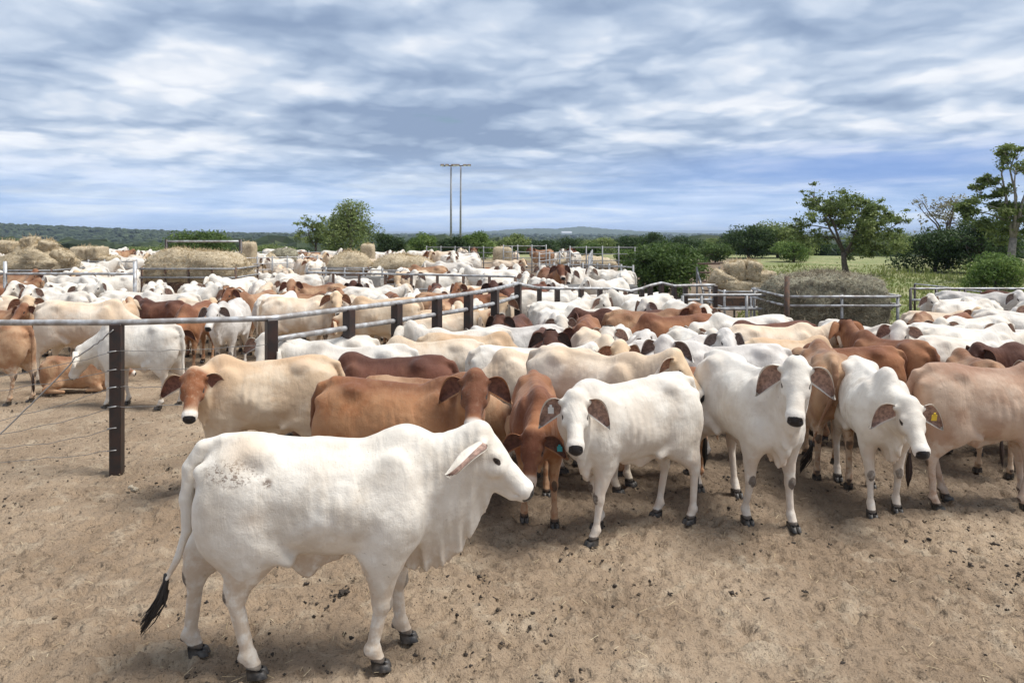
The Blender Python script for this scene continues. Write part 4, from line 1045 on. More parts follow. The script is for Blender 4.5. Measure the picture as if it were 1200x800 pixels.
TR = []
def trough(label, px0, px1, Y, ztop, mat):
    TR.append((gx(px0, Y) - .1, Y - .45, gx(px1, Y) + .1, Y + .45))
    x0, x1 = gx(px0, Y), gx(px1, Y); L = x1 - x0; root = empty('feed_trough', ((x0 + x1) / 2, Y, 0)); tag(root, label, 'trough')
    m = MB(); m.box((0, 0, ztop - .26), (L, .62, .05)); m.box((0, -.30, ztop - .14), (L, .05, .28)); m.box((0, .30, ztop - .14), (L, .05, .28)); m.box((-L/2 + .03, 0, ztop - .15), (.05, .545, .17)); m.box((L/2 - .03, 0, ztop - .15), (.05, .545, .17))
    m.build('basin', mat, root)
    for s_ in (-1, 1):
        for q in (-1, 1):
            m = MB(); m.box((s_ * (L / 2 - .3), q * .2, (ztop - .29) / 2), (.09, .07, ztop - .29)); m.build('leg', GREYS, root)
trough('long pale water trough at the left of the middle hay mounds', 366, 448, 24.5, 1.08, CONC)
trough('grey concrete feed trough between the low fence and the steel panels', 652, 745, 21.5, 1.02, CONC)
# stepped loading ramp right of the round bush
rp = empty('loading_ramp', (gx(838, 27), 27, 0)); tag(rp, 'dark stepped steel loading ramp between the round bush and the leaning hay bales', 'ramp')
for k in range(4):
    m = MB(); m.box((0, .3 * k, .45 + .3 * k), (.75, .30, .05)); m.build('step', RUST, rp)
for s_ in (-1, 1):
    m = MB(); m.box((s_ * .41, .45, .72), (.05, 1.3, .10), rx=R(38)); m.box((s_ * .41, .02, .25), (.06, .06, .5)); m.box((s_ * .41, .95, .62), (.06, .06, 1.24)); m.build('side_frame', GREYS, rp)

# ================================================================ HAY AND FEEDERS
HAY, t, b = new_mat('hay')
tc = t.n('ShaderNodeTexCoord').outputs['Object']
st1 = t.noise(t.v('MULTIPLY', tc, (14, 14, 42)), 1.0, 6, .75, .6); st2 = t.noise(tc, 2.6, 5, .65)
c = t.mix(t.step(st1, .38, .62), (.62, .52, .36), (.34, .26, .16)); c = t.mix(t.m('MULTIPLY', t.step(st2, .5, .68), .55), c, (.27, .205, .13))
t.put(b.inputs['Base Color'], c); b.inputs['Roughness'].default_value = .9
t.put(b.inputs['Normal'], t.n('ShaderNodeBump', i_Strength=1.0, i_Distance=.05, i_Height=t.m('ADD', st1, st2)))
HAYG, t, b = new_mat('hay_weathered')
tc = t.n('ShaderNodeTexCoord').outputs['Object']
st1 = t.noise(t.v('MULTIPLY', tc, (18, 18, 34)), 1.0, 6, .75, .9); st2 = t.noise(tc, 4.0, 5, .7)
c = t.mix(t.step(st1, .36, .6), (.46, .43, .31), (.17, .15, .095)); c = t.mix(t.m('MULTIPLY', t.step(st2, .5, .64), .7), c, (.075, .062, .045))
t.put(b.inputs['Base Color'], c); b.inputs['Roughness'].default_value = .95
t.put(b.inputs['Normal'], t.n('ShaderNodeBump', i_Strength=1.0, i_Distance=.07, i_Height=t.m('ADD', st1, st2)))
STRAW = leafmat('loose_straw', (.28, .21, .12), (.55, .43, .26), (.74, .63, .43)); STRAWG = leafmat('loose_straw_grey', (.12, .10, .07), (.33, .28, .2), (.55, .48, .35))

def hay_block(name, label, c, d, rot=(0, 0, 0), amp=.07, seed=1, mat=None, straw=700, mound=0.0, sharp=4.0, group=None, cat='hay', nseg=22, prof=None):
    """a block or mound of hay: superellipsoid with matted, displaced skin and straw ends standing off it"""
    mat = mat or HAY; nr = np.random.default_rng(seed)
    nu, nv = nseg * 2, nseg; V = []; Fc = []
    for j in range(nv + 1):
        ph = math.pi * (j / nv - .5)
        for i in range(nu):
            th = 2 * math.pi * i / nu
            x, y, z = math.cos(ph) * math.cos(th), math.cos(ph) * math.sin(th), math.sin(ph)
            q = (abs(x) ** sharp + abs(y) ** sharp + abs(z) ** sharp) ** (-1 / sharp)
            x, y, z = x * q, y * q, z * q
            V.append((x, y, z))
    V = np.array(V)
    if mound:
        up = (V[:, 2] > 0); k = 1 - mound * np.clip(V[:, 2], 0, 1) * .8; V[:, 0] *= np.where(up, k, 1); V[:, 1] *= np.where(up, k, 1)
    V = V * np.array(d) / 2
    if prof: V[:, 2] = np.where(V[:, 2] > 0, V[:, 2] * np.interp(V[:, 0] / d[0] + .5, [p[0] for p in prof], [p[1] for p in prof]), V[:, 2])
    nrm = V / np.linalg.norm(V, axis=1)[:, None]
    V = V + nrm * ((fbm(V * 2.0 + seed * 3.1, 4, seed)[:, None] - .5) * 5.0 * amp + (np.abs(fbm(V * 6 + seed, 3, seed + 7)[:, None] - .5) - .1) * 4.0 * amp)
    M = np.array(Matrix.Rotation(rot[2], 3, 'Z') @ Matrix.Rotation(rot[1], 3, 'Y') @ Matrix.Rotation(rot[0], 3, 'X'))
    V = V @ M.T
    for j in range(nv):
        for i in range(nu): Fc.append((j*nu+i, j*nu+(i+1) % nu, (j+1)*nu+(i+1) % nu, (j+1)*nu+i))
    # straw ends
    n = straw; k = nr.integers(0, len(V), n); p = V[k] + nr.normal(size=(n, 3)) * .02
    a = nr.normal(size=(n, 3)) * .8 + (nrm @ M.T)[k] * .55; a[:, 2] -= .15; a /= np.linalg.norm(a, axis=1)[:, None]
    s_ = np.cross(a, nr.normal(size=(n, 3))); s_ /= np.linalg.norm(s_, axis=1)[:, None]
    L = nr.uniform(.05, .17, n)[:, None]; w = .006 + .00018 * c[1]
    SV = np.stack([p - s_ * w, p + s_ * w, p + a * L], 1).reshape(-1, 3); SF = (np.arange(n * 3).reshape(n, 3) + len(V)).tolist()
    AV = np.concatenate([V, SV])
    o = mesh_obj(name, AV, Fc + SF, [mat, STRAWG if mat is HAYG else STRAW], None, [0] * len(Fc) + [1] * n)
    at = o.data.attributes.new('tint', 'FLOAT', 'FACE'); at.data.foreach_set('value', np.clip(nr.normal(.5, .25, len(Fc) + n), 0, 1).astype(np.float32))
    o.location = c
    return tag(o, label, cat, group)

BLOCK = list(TR)   # rectangles no animal may stand in: x0,y0,x1,y1
def feeder(label, px0, px1, Y, depth, rails, post_top, tray=(.45, .75), pm=None, rm=None, nmid=1, group='hay feeders in the yards', postlab=None):
    if Y > 20: pm = pm or RUST; rm = rm or GREYS
    x0, x1 = gx(px0, Y), gx(px1, Y); L = x1 - x0; root = empty('hay_feeder', ((x0 + x1) / 2, Y + depth / 2, 0)); tag(root, label, 'hay feeder', group)
    pm = pm or GALV; rm = rm or GALV
    if tray:
        m = MB(); m.box((0, 0, (tray[0] + tray[1]) / 2), (L - .12, depth - .12, tray[1] - tray[0])); m.build('tray', RUST, root)
    for sx in [-1 + 2 * i / (nmid + 1) for i in range(nmid + 2)]:
        for sy_ in (-1, 1):
            m = MB(); m.tube([(sx * L / 2, sy_ * depth / 2, -.05), (sx * L / 2, sy_ * depth / 2, post_top)], .032, 8); m.build('post', pm, root, True)
    for z in rails:
        for q in (-1, 1):
            m = MB(); m.tube([(-L / 2, q * (depth / 2 + .05), z), (L / 2, q * (depth / 2 + .05), z)], .026, 8); m.build('rail', rm, root, True)
            m = MB(); m.tube([(q * (L / 2 + .05), -depth / 2, z + .003), (q * (L / 2 + .05), depth / 2, z + .003)], .026, 8); m.build('rail', rm, root, True)
    BLOCK.append((x0 - .15, Y - .2, x1 + .15, Y + depth + .2))
    return root

def mid(px0, px1, Y): return (gx(px0, Y) + gx(px1, Y)) / 2
# right dark round-bale feeder
Y = 15.3; feeder('two rail grey feeder holding dark weathered hay, in front of the lone gum', 921, 1052, Y, 2.0, [1.22, 1.04], 1.26, tray=None, nmid=1, pm=GREYS)
m = MB(); m.tube([(gx(921, Y), Y - .06, 0), (gx(921, Y), Y - .06, 1.62)], .05, 10); tag(m.build('fence_post', RUST, None, True), 'single thick brown post at the left corner of the dark hay feeder', 'post')
hay_block('hay_pile', 'dark weathered hay heap filling the two rail feeder in front of the lone gum', (mid(921, 1052, Y), Y + 1.0, .98), (2.28, 1.85, 1.22), seed=3, mat=HAYG, straw=7000, mound=.10, sharp=6, amp=.06, nseg=44, prof=[(0, .8), (.2, 1.0), (.5, 1.05), (.8, 1.0), (1, 1.0)])
# leaning pale bales
Y = 20.0; feeder('low cage feeder under the leaning pale hay bales', 849, 911, Y, 1.5, [.95, .55], 1.0, tray=(.5, .8))
X = mid(849, 911, Y)
for i, (dx, dz_, w, h, ry, lb) in enumerate([(-.50, 1.18, .72, .42, .45, 'low tilted pale bale at the left of the leaning heap'), (-.17, 1.42, .52, .60, -.25, 'upright pale bale left of centre on the leaning heap'), (.20, 1.45, .44, .55, .3, 'upright pale bale right of centre on the leaning heap'),
                                (.50, 1.22, .72, .42, -.12, 'broad pale bale at the right of the leaning heap'), (.02, 1.03, 1.3, .38, .04, 'bottom crushed bale under the leaning heap')]):
    hay_block('hay_bale', lb, (X + dx, Y + .7 + .08 * (i % 2), dz_), (w, .8, h), (0, ry, .1 * (i - 2)), .035, 40 + i, straw=500, sharp=6, group='leaning pale hay bales', cat='hay bale')
# big mound left
Y = 22.0; feeder('long feeder with grey front rails under the big hay mound at the left', 166, 276, Y, 1.9, [1.20, 1.45], 1.5, tray=(.75, 1.1), nmid=3)
hay_block('hay_mound', 'big straw coloured hay mound on the long feeder behind the goal shaped frame', (mid(160, 278, Y), Y + .95, 1.42), (2.9, 1.9, 1.08), seed=11, straw=4500, mound=.12, sharp=4.5, amp=.07, nseg=34, prof=[(0, 1.02), (.3, 1.12), (.45, .85), (.7, .9), (.85, .7), (1, .45)])
# left edge pile
Y = 24.0; feeder('dark shadowed feeder under the tall hay pile at the left edge', -14, 60, Y, 1.8, [.85, 1.3], 1.35, tray=(.55, 1.0))
hay_block('hay_pile', 'tall crumbling hay pile at the left edge', (mid(-16, 64, Y), Y + .9, 1.55), (2.15, 1.7, 1.05), seed=14, straw=2200, mound=.3, sharp=3.4, amp=.10, nseg=28, prof=[(0, .8), (.35, 1.15), (.6, 1.05), (.8, .5), (1, .3)])
Y = 30.0; feeder('feeder under the two square bales left of the big hay mound', 70, 122, Y, 1.6, [1.05, .7], 1.1, tray=(.6, 1.25), nmid=1)
hay_block('hay_bale', 'left one of two square bales on the small feeder left of the big mound', (gx(85, Y), Y + .8, 1.60), (.72, 1.0, .62), (0, .04, 0), .03, 51, sharp=7, straw=300, group='two square bales', cat='hay bale')
hay_block('hay_bale', 'right one of two square bales on the small feeder left of the big mound', (gx(102, Y), Y + .8, 1.62), (.50, 1.0, .60), (0, -.08, 0), .03, 52, sharp=7, straw=300, group='two square bales', cat='hay bale')
hay_block('hay_pile', 'low hay spill beside the two square bales', (gx(115, Y), Y + .8, 1.35), (.6, 1.0, .4), seed=53, straw=250, amp=.05)
Y = 24.0
for q_, (p, zc, w, h, ry, lb) in enumerate([(-8, 2.0, .6, .42, .1, 'tilted pale bale at the far left on top of the tall hay pile'), (18, 2.12, .42, .46, -.2, 'upright broken bale topping the tall hay pile at the left edge'), (38, 2.02, .42, .40, .35, 'slumping bale at the right shoulder of the tall hay pile'), (56, 1.72, .55, .36, .5, 'low broken bale sliding off the right side of the tall hay pile')]):
    hay_block('hay_bale', lb, (gx(p, Y), Y + .8, zc), (w, .8, h), (0, ry, .1), .045, 70 + q_, straw=350, sharp=5, group='broken bales on the tall hay pile', cat='hay bale')
# middle mounds
Y = 29.0; feeder('left feeder of the middle hay mounds', 378, 431, Y, 1.6, [1.15, .8], 1.2, tray=(.55, .9)); feeder('right long feeder of the middle hay mounds', 434, 520, Y, 1.6, [1.0, .7], 1.05, tray=(.5, .8), nmid=2)
hay_block('hay_mound', 'rounded left hay mound in the middle of the yards', (gx(404, Y), Y + .8, 1.22), (1.75, 1.5, .98), seed=16, straw=1500, mound=.35, sharp=2.8, amp=.06)
hay_block('hay_mound', 'long hay mound right of the rounded one in the middle of the yards', (gx(474, Y), Y + .8, 1.18), (2.75, 1.5, .86), seed=17, straw=1900, mound=.25, sharp=3.0, amp=.06, prof=[(0, 1.0), (.35, 1.15), (.7, .95), (.85, .6), (1, .4)])
Y = 40.0
hay_block('hay_bale', 'upright square bale stack just right of the goal shaped frame', (gx(291, Y), Y, 1.35), (.72, .9, 1.25), seed=61, sharp=8, amp=.025, straw=200, cat='hay bale'); m = MB()
hay_block('hay_pile', 'cone shaped tan heap right of the square bale stack', (gx(310, Y), Y + 1, .95), (1.1, 1.1, .9), seed=62, sharp=2, mound=.8, amp=.03, straw=200)
hay_block('hay_pile', 'dark rounded hay pile farther right of the cone shaped heap', (gx(333, 45), 45, 1.0), (1.6, 1.3, 1.1), seed=63, sharp=2.4, amp=.07, mat=HAYG, straw=400)
hay_block('hay_bale', 'upright tan bale showing between the tall grey green tree and the very dark bush', (gx(431, Y), Y, 1.2), (.66, .8, 1.35), seed=64, sharp=8, amp=.025, straw=200, cat='hay bale')
hay_block('hay_bale', 'pale bale stack at the far end of the yards right of the light poles', (gx(589, 46), 46, .95), (1.1, 1.0, 1.3), seed=65, sharp=7, amp=.03, straw=200, cat='hay bale')
hay_block('hay_pile', 'pale flat hay ridge beyond the steel panels', (gx(686, 52), 52, .35), (4.2, 2, 1.0), seed=66, sharp=2.4, amp=.08, straw=900)

# ================================================================ LIGHT POLES
LAMPM = simple('lamp_glass', (.8, .8, .78), .25, .1, 4, bump=0)
def light_pole(label, px_, Y, lean, arms):
    X = gx(px_, Y); z0 = gz(X, Y); zt_ = zat(195, Y) - z0
    root = empty('light_pole', (X, Y, z0)); tag(root, label, 'light pole', 'twin light poles')
    m = MB(); m.tube([(0, 0, -.3), (lean * .5, 0, zt_ * .5), (lean, 0, zt_)], [.14, .11, .08], 10); m.build('pole', GREYS, root, True)
    m = MB(); m.tube([(lean + arms[0], 0, zt_ + .02), (lean + arms[1], 0, zt_ + .12)], .055, 8); m.build('crossarm', RUST, root, True)
    for q in (arms[0], arms[0] * .45, arms[1] * .5, arms[1]):
        f_ = empty('floodlight', (lean + q, -.12, zt_ + .12), 0); f_.parent = root
        m = MB(); m.box((0, 0, 0), (.42, .26, .20), rx=R(25), bev=.3); m.build('housing', RUST, f_)
        m = MB(); m.box((0, -.13, -.07), (.34, .02, .15), rx=R(25)); m.build('lens', LAMPM, f_)
light_pole('left of the two thin light poles, its lamps a little lower', 528.5, 85, 0, (-.95, .75))
light_pole('right of the two thin light poles, its lamps a little higher', 539.5, 88, .05, (-.9, .95))

# tiny pale shed far in the valley
sh = empty('shed', (gx(664, 2600), 2600, 0)); tag(sh, 'tiny white shed far off below the blue hill', 'shed')
m = MB(); m.box((0, 0, -3), (34, 16, 7)); m.build('wall', SHEET, sh)
m = MB(); m.tube([(-18, 0, .55), (18, 0, .55)], 5, 6); m.build('roof', SHEET, sh)
# ================================================================ CATTLE
ANG = lambda: rng.uniform(-6, 6)
T1 = tuft_mesh('tail_switch', .30, .034, 3, (-.13, -.03, 0)); T2 = tuft_mesh('tail_switch', .30, .030, 4, (-.02, .0, 0), 40); T3 = tuft_mesh('tail_switch', .34, .030, 5, (.14, .10, 0), 40)
HV = cow_mesh('bull_body', .0115, yaw=-2, pitch=52, zp=1.45, neck=.47, hump=1.05, dew=1.75, legs=(.10, -.06, -.26, .15), bull=True, tail='bull', eback=.8, efold=True, lk=1.28, hs_=1.15, ribs=.0025, belly=.25, thr=(.31, -.17), seed=2)
hero = place_cow(HV, gx(364, 4.5), 4.5, 7, .945, 'W', 'big white humped bull in front, side on, scratched brown patch on its rump', tuft=T1, coat_mat=HERO, name='bull', cat='bull'); hero.scale = (.955, .95, .922)
# near animals, each with its own pose
VB = cow_mesh('cow_buff', .017, yaw=62, hyaw=98, pitch=53, zp=1.36, neck=.36, dew=1.7, legs=(.1, -.1, .1, -.1), seed=3)
place_cow(VB, -2.28, 7.45, 186, .90, 'B', 'buff cow with chestnut face turned to the camera, just right of the near post', tuft=T2)
VR = cow_mesh('cow_tan', .016, yaw=-48, hyaw=-84, pitch=50, zp=1.56, neck=.38, hump=.95, dew=1.2, legs=(.05, -.1, .05, -.1), seed=4)
place_cow(VR, -1.03, 6.35, -6, .90, 'T', coat_mat=RUST_T, label= 'tan brown cow right behind the front bull, dark face looking at the camera', tuft=T2)
VL = cow_mesh('cow_low_head', .017, yaw=-14, hyaw=-14, pitch=62, zp=1.10, neck=.42, hump=.9, dew=1.1, legs=(.12, -.05, .1, -.1), seed=5, thr=(.1, -.2))
place_cow(VL, .22, 7.02, -88, .81, 'R', 'red brown cow with lowered head, white muzzle and teal ear tag', tuft=T2, tagc=(0, TAGB, .62))
VW = cow_mesh('cow_facing', .015, yaw=42, hyaw=60, pitch=48, zp=1.41, neck=.36, hump=.95, dew=1.5, legs=(.14, -.12, -.06, .12), seed=6, droop=.5)
place_cow(VW, 1.07, 6.52, 207, .885, 'W', 'white cow in the centre, ears spread, facing the camera with its whole body showing', tuft=T2, tagc=(1, TAGW, .40))
VC = cow_mesh('cow_peering', .018, yaw=8, hyaw=8, pitch=56, zp=1.49, neck=.46, hump=.9, dew=.9, legs=(0, 0, .1, -.1), seed=7, eback=.5)
place_cow(VC, .72, 7.72, -33, .92, 'C', 'cream cow with a ginger forehead peering right over the centre white cow', tuft=T2)
VG = cow_mesh('cow_grey_front', .016, yaw=-14, hyaw=-36, pitch=55, zp=1.57, neck=.38, hump=1.0, dew=1.3, legs=(.10, -.14, .12, -.12), seed=8, droop=.55)
place_cow(VG, 2.08, 6.95, -75, .95, 'W', 'tall white cow with black nose facing the camera, right of the centre white cow', tuft=T2)
VT = cow_mesh('cow_rear', .018, yaw=25, pitch=55, zp=1.25, neck=.46, hump=.9, dew=.9, legs=(.1, -.1, .14, -.1), seed=9, tailx=.25)
place_cow(VT, 3.28, 8.02, 76, .90, 'T', 'brown cow seen from behind with long black tail, right of the tall white cow', tuft=T3)
VY = cow_mesh('cow_tagged', .016, yaw=4, hyaw=2, pitch=52, zp=1.27, neck=.46, hump=1.25, dew=1.4, legs=(-.08, .12, .1, -.12), seed=10, thr=(.12, -.2))
place_cow(VY, 3.36, 7.25, -97, .88, 'W', 'white cow with tall hump, lowered head and yellow ear tag', tuft=T2, tagc=(0, TAGY, .5))
VE = cow_mesh('cow_right', .016, yaw=-5, pitch=50, zp=1.36, neck=.48, dew=1.3, legs=(.1, -.1, .2, -.05), seed=11)
place_cow(VE, 4.28, 7.05, 0, .90, 'T', coat_mat=PINKTAN, label= 'nearest light tan cow at the right edge, only its rump and flank showing', tuft=T2, hair=HAIRB)

# shared poses for the mob
def V_(*a, **k): return cow_mesh(*a, h=.022, **k)
POSE = dict(
 f=V_('cow_forward', yaw=0, pitch=50, zp=1.44, legs=(.1, -.08, .1, -.12), seed=21),
 l=V_('cow_head_left', yaw=35, hyaw=70, pitch=55, zp=1.54, neck=.42, legs=(-.05, .1, -.05, .1), seed=22),
 r=V_('cow_head_right', yaw=-35, hyaw=-70, pitch=55, zp=1.54, neck=.42, legs=(.1, -.05, .1, -.05), seed=23),
 L=V_('cow_look_back_left', yaw=55, hyaw=100, pitch=45, zp=1.56, neck=.34, legs=(0, .1, 0, .1), seed=24),
 R=V_('cow_look_back_right', yaw=-55, hyaw=-100, pitch=45, zp=1.56, neck=.34, legs=(.1, 0, .1, 0), seed=25),
 d=V_('cow_head_down', yaw=8, pitch=72, zp=1.0, neck=.52, legs=(.1, -.1, .1, -.1), seed=26, thr=(.1, -.2), hump=.9),
 u=V_('cow_head_up', yaw=-6, pitch=48, zp=1.60, neck=.44, legs=(.05, -.1, .12, -.08), seed=27, hump=1.15),
 b=V_('cow_fat', yaw=15, hyaw=25, pitch=60, zp=1.30, neck=.46, legs=(0, 0, .08, -.1), wid=1.12, seed=28, hump=1.2, dew=1.3),
 n=V_('cow_lean', yaw=20, hyaw=45, pitch=58, zp=1.42, neck=.44, legs=(.05, 0, -.1, .1), wid=.86, seed=31, hump=.8, dew=.8, lk=1.0, droop=.1),
 m=V_('cow_lean_right', yaw=-25, hyaw=-50, pitch=50, zp=1.50, neck=.44, legs=(0, .1, .1, -.1), wid=.88, seed=32, hump=.85, dew=.9, lk=1.0, droop=.55),
 h=V_('cow_high_hump', yaw=5, hyaw=-15, pitch=60, zp=1.36, neck=.46, legs=(.05, -.05, 0, .1), wid=.96, seed=33, hump=1.45, dew=1.7, droop=.4))
LIE = V_('calf_lying', yaw=20, pitch=40, zp=1.30, neck=.40, lie=True, seed=29)

# animals one can pick out in the photo: pixel column of the body, depth, heading, pose, coat, size, label
NAMED = [
 # behind the near row
 (466, 7.70, 172, 'd', 'D', .93, 'dark brown humped back rising between the tan cow and the white backs behind it'),
 (492, 7.15, 8, 'd', 'T', .86, 'sandy tan back showing just over the tan cow in front'),
 (430, 8.55, 176, 'f', 'W', .93, 'bright white back directly behind the buff cow, head to the left'),
 (388, 9.30, 200, 'l', 'W', .90, 'white cow whose face looks out left beside the fourth fence post'),
 (545, 8.75, 178, 'b', 'C', .90, 'cream and sand back behind the dark brown hump'),
 (555, 9.75, 4, 'd', 'B', .90, 'greyish buff back with the head hidden, below the sixth fence post'),
 (628, 10.2, -86, 'u', 'D', .86, 'dark brown head facing the camera above the white backs in the centre'),
 (640, 8.70, 6, 'f', 'W', .88, 'long white back left of the cow with a ginger forehead'),
 (660, 8.05, 184, 'd', 'C', .90, 'pale cream back immediately behind the centre white cow'),
 (704, 9.10, -78, 'f', 'C', .93, 'cream cow with dark ears facing the camera, above the centre white cow'),
 (688, 10.9, -100, 'f', 'R', .92, 'red brown cow facing the camera in the centre of the mob'),
 (745, 10.1, -110, 'l', 'G', .86, 'grey white cow with black ear linings looking left in mid mob'),
 (778, 9.20, 20, 'R', 'G', .90, 'grey white cow turning its head back, behind the peering cream cow'),
 (800, 11.6, 182, 'd', 'R', .93, 'long red brown back stretching left in the middle of the mob'),
 (745, 12.6, 172, 'f', 'D', .93, 'long dark brown back behind the grey white cow in mid mob'),
 (822, 10.2, -70, 'r', 'W', .86, 'white calf faced cow with ears out, facing the camera right of mid mob'),
 (880, 8.60, 175, 'l', 'G', .93, 'grey shouldered white cow behind the tall white cow'),
 (905, 9.90, 5, 'f', 'C', .93, 'broad creamy back behind the tall white cow'),
 (880, 11.3, 184, 'b', 'W', .95, 'wide white back in the right part of the mob below the leaning bales'),
 (948, 10.2, 184, 'd', 'D', .92, 'dark brown back left of the white faced cow with dark ears'),
 (960, 9.0, 10, 'd', 'B', .88, 'ginger buff back left of the white faced cow with dark ears'),
 (1040, 9.55, -62, 'r', 'W', .93, 'white faced cow with dark brown ears facing the camera, above the yellow tagged cow'),
 (1085, 9.30, 8, 'b', 'W', .90, 'cream white rump just right of the white faced cow with dark ears'),
 (1085, 8.60, 110, 'u', 'R', .90, 'red brown cow seen from behind with raised poll, near the right edge'),
 (1118, 8.05, 80, 'd', 'T', .86, 'tan rump facing the camera just above the tan cow at the right edge'),
 (1170, 8.55, 186, 'f', 'D', .90, 'dark brown humped back at the right edge of the near mob'),
 (1000, 8.55, 170, 'd', 'R', .86, 'low red brown back just beyond the cow with the long black tail'),
 (1150, 9.80, 4, 'b', 'W', .93, 'broad white back beside the right edge behind the dark brown humped back'),
 # left yard behind the main fence
 (-8, 11.2, 180, 'f', 'T', .83, 'red tan rump at the left edge below the pipe rail'),
 (92, 12.8, 4, 'd', 'C', .95, 'big cream bodied cow standing behind the near post, its flank under the rail'),
 (168, 11.0, 176, 'd', 'W', .84, 'white cow side on with tail to the right and head down, behind the near post'),
 (232, 14.3, -92, 'd', 'R', .86, 'mottled brown cow head down facing the camera, left of the second fence post'),
 (272, 13.9, -88, 'f', 'G', .86, 'dirty white cow facing the camera beside the second fence post'),
 (348, 14.6, 6, 'r', 'C', .92, 'big cream cow side on behind the second and third fence posts'),
 (455, 14.2, 174, 'd', 'B', .88, 'buff cow side on behind the fourth fence post'),
 (412, 15.2, -70, 'f', 'C', .88, 'cream cow with dark ear and face turned down left of the fourth fence post'),
 (517, 14.9, 100, 'd', 'T', .86, 'tan rump facing the camera behind the fifth fence post'),
 (562, 15.7, 176, 'd', 'R', .88, 'red brown flank behind the sixth and seventh fence posts'),
]
def discs(x, y, a, sc):
    c, s_ = math.cos(R(a)), math.sin(R(a))
    return [(x + c * q * sc, y + s_ * q * sc, r * sc) for q, r in ((-.50, .27), (-.1, .32), (.35, .32), (.80, .20), (1.08, .13))]
def relax(fixed, mov, it=60):
    """nudge hand placed animals apart until none stands inside another"""
    P_ = [[gx(m[0], m[1]), m[1]] for m in mov]
    for _ in range(it):
        F_ = [discs(*f) for f in fixed]; M_ = [discs(P_[i][0], P_[i][1], mov[i][2], mov[i][5]) for i in range(len(mov))]
        for i in range(len(mov)):
            px_ = py_ = 0.0
            for j, D in enumerate(F_ + M_):
                if j == i + len(F_) or abs(D[1][0] - P_[i][0]) > 3 or abs(D[1][1] - P_[i][1]) > 3: continue
                for (x, y, r) in M_[i]:
                    for (x2, y2, r2) in D:
                        dx, dy = x - x2, y - y2; d_ = math.hypot(dx, dy) + 1e-6; o_ = (r + r2) * .88 - d_
                        if o_ > 0: px_ += dx / d_ * o_ * .22; py_ += (dy / d_ * o_ * .22 + o_ * .03)
            P_[i][0] += max(-.06, min(.06, px_)); P_[i][1] += max(-.06, min(.06, py_))
    return [(gx_ / yy * F + CX, yy) + tuple(m[2:]) for (gx_, yy), m in zip(P_, mov)]
NAMED = [m[:5] + (m[5] * (.94 if m[0] > 350 and m[1] < 13 else 1),) + m[6:] for m in NAMED]
NAMED = relax(list(COWS), NAMED)
for i, (p, Y, a, po, ck, sc, lb) in enumerate(NAMED):
    v = POSE[po]
    place_cow(v, gx(p, Y), Y, a, sc, ck, lb, group=None, tuft=(T2 if Y < 12.5 else None), hair=HAIRB if ck in 'TRD' else None)
lc = place_cow(LIE, gx(84, 12.0), 12.0, 10, .66, 'T', 'tan calf lying on the dirt under the big cream bodied cow', cat='calf', name='calf', z=0.02)

# ---- the rest of the mob, stood by rule in the free room of each yard
def free(ds, slack):
    for x, y, r in ds:
        for (x0, y0, x1, y1) in BLOCK:
            if x0 - r < x < x1 + r and y0 - r < y < y1 + r: return False
        for (a, c) in FENCES:
            ax, ay = a; bx, by = c; L2 = (bx-ax)**2 + (by-ay)**2; t_ = max(0, min(1, ((x-ax)*(bx-ax) + (y-ay)*(by-ay)) / L2))
            if (x - ax - t_*(bx-ax))**2 + (y - ay - t_*(by-ay))**2 < (r + .06)**2: return False
    for X0, Y0, D in PLACED:
        if abs(X0 - ds[1][0]) > 3 or abs(Y0 - ds[1][1]) > 3: continue
        for x, y, r in ds:
            for x2, y2, r2 in D:
                if (x-x2)**2 + (y-y2)**2 < ((r + r2) * slack)**2: return False
    return True
PLACED = []
for (x, y, a, sc) in COWS:
    D = discs(x, y, a, sc); PLACED.append((D[1][0], D[1][1], D))
def side_px(x, y): return CX + F * x / y
main_poly = [(side_px(*q), q[1], q) for q in mp]
def fence_y_at(x):
    """depth of the long fence over a world x (inf right of it)"""
    for (a, c) in zip(mp[:-1], mp[1:]):
        if a[0] <= x <= c[0]: return a[1] + (c[1] - a[1]) * (x - a[0]) / max(1e-6, c[0] - a[0])
    return None
def zone_of(x, y):
    p = side_px(x, y); f_ = fence_y_at(x)
    if y < 17.0:
        if x > mp[-1][0] or (f_ is not None and y < f_): return 'right mob'
        return 'left yard'
    return 'far'
POOL = []
def fill(n, xr, yr, test, slack, kinds, headings, tries=9000, colw='WWWWWWWWWWWWWCCGGBTTRD', seed=1, scr=(.84, .98), poses='fllrrLRduubnnmmhh'):
    rr = random.Random(seed); k = 0
    for _ in range(tries):
        if k >= n: break
        y = rr.uniform(*yr); x = rr.uniform(*xr) if not callable(xr) else xr(rr, y)
        if not test(x, y): continue
        a = rr.choice(headings) + rr.gauss(0, 22); sc = rr.uniform(*scr)
        D = discs(x, y, a, sc)
        if not free(D, slack) or not all(test(q[0], q[1]) for q in D): continue
        ck = rr.choice(colw); po = rr.choice(poses)
        if rr.random() < .62:                                   # many of them watch the camera
            ca = math.cos(R(a)); sa = math.sin(R(a))
            po = rr.choice('uuf') if sa < -.8 else rr.choice('rRRm' if ca > 0 else 'lLLn') if sa < .6 else po
        PLACED.append((D[1][0], D[1][1], D)); POOL.append([x, y, a % 360, sc, ck, po]); k += 1
    return k
pxr = lambda a, c: (lambda rr, y: gx(rr.uniform(a, c), y))
RM = lambda x, y: zone_of(x, y) == 'right mob'
HD_ = [0, 180, 180, 0, -40, 215, -90, -70, 90, -110]
n1 = fill(150, pxr(395, 1330), (7.9, 14.6), lambda x, y: RM(x, y) and y > 7.7 + max(0, -x) * .1 and not (835 < side_px(x, y) < 1066 and y > 11.1), .84, 0, HD_, 80000, seed=3, scr=(.77, .90))
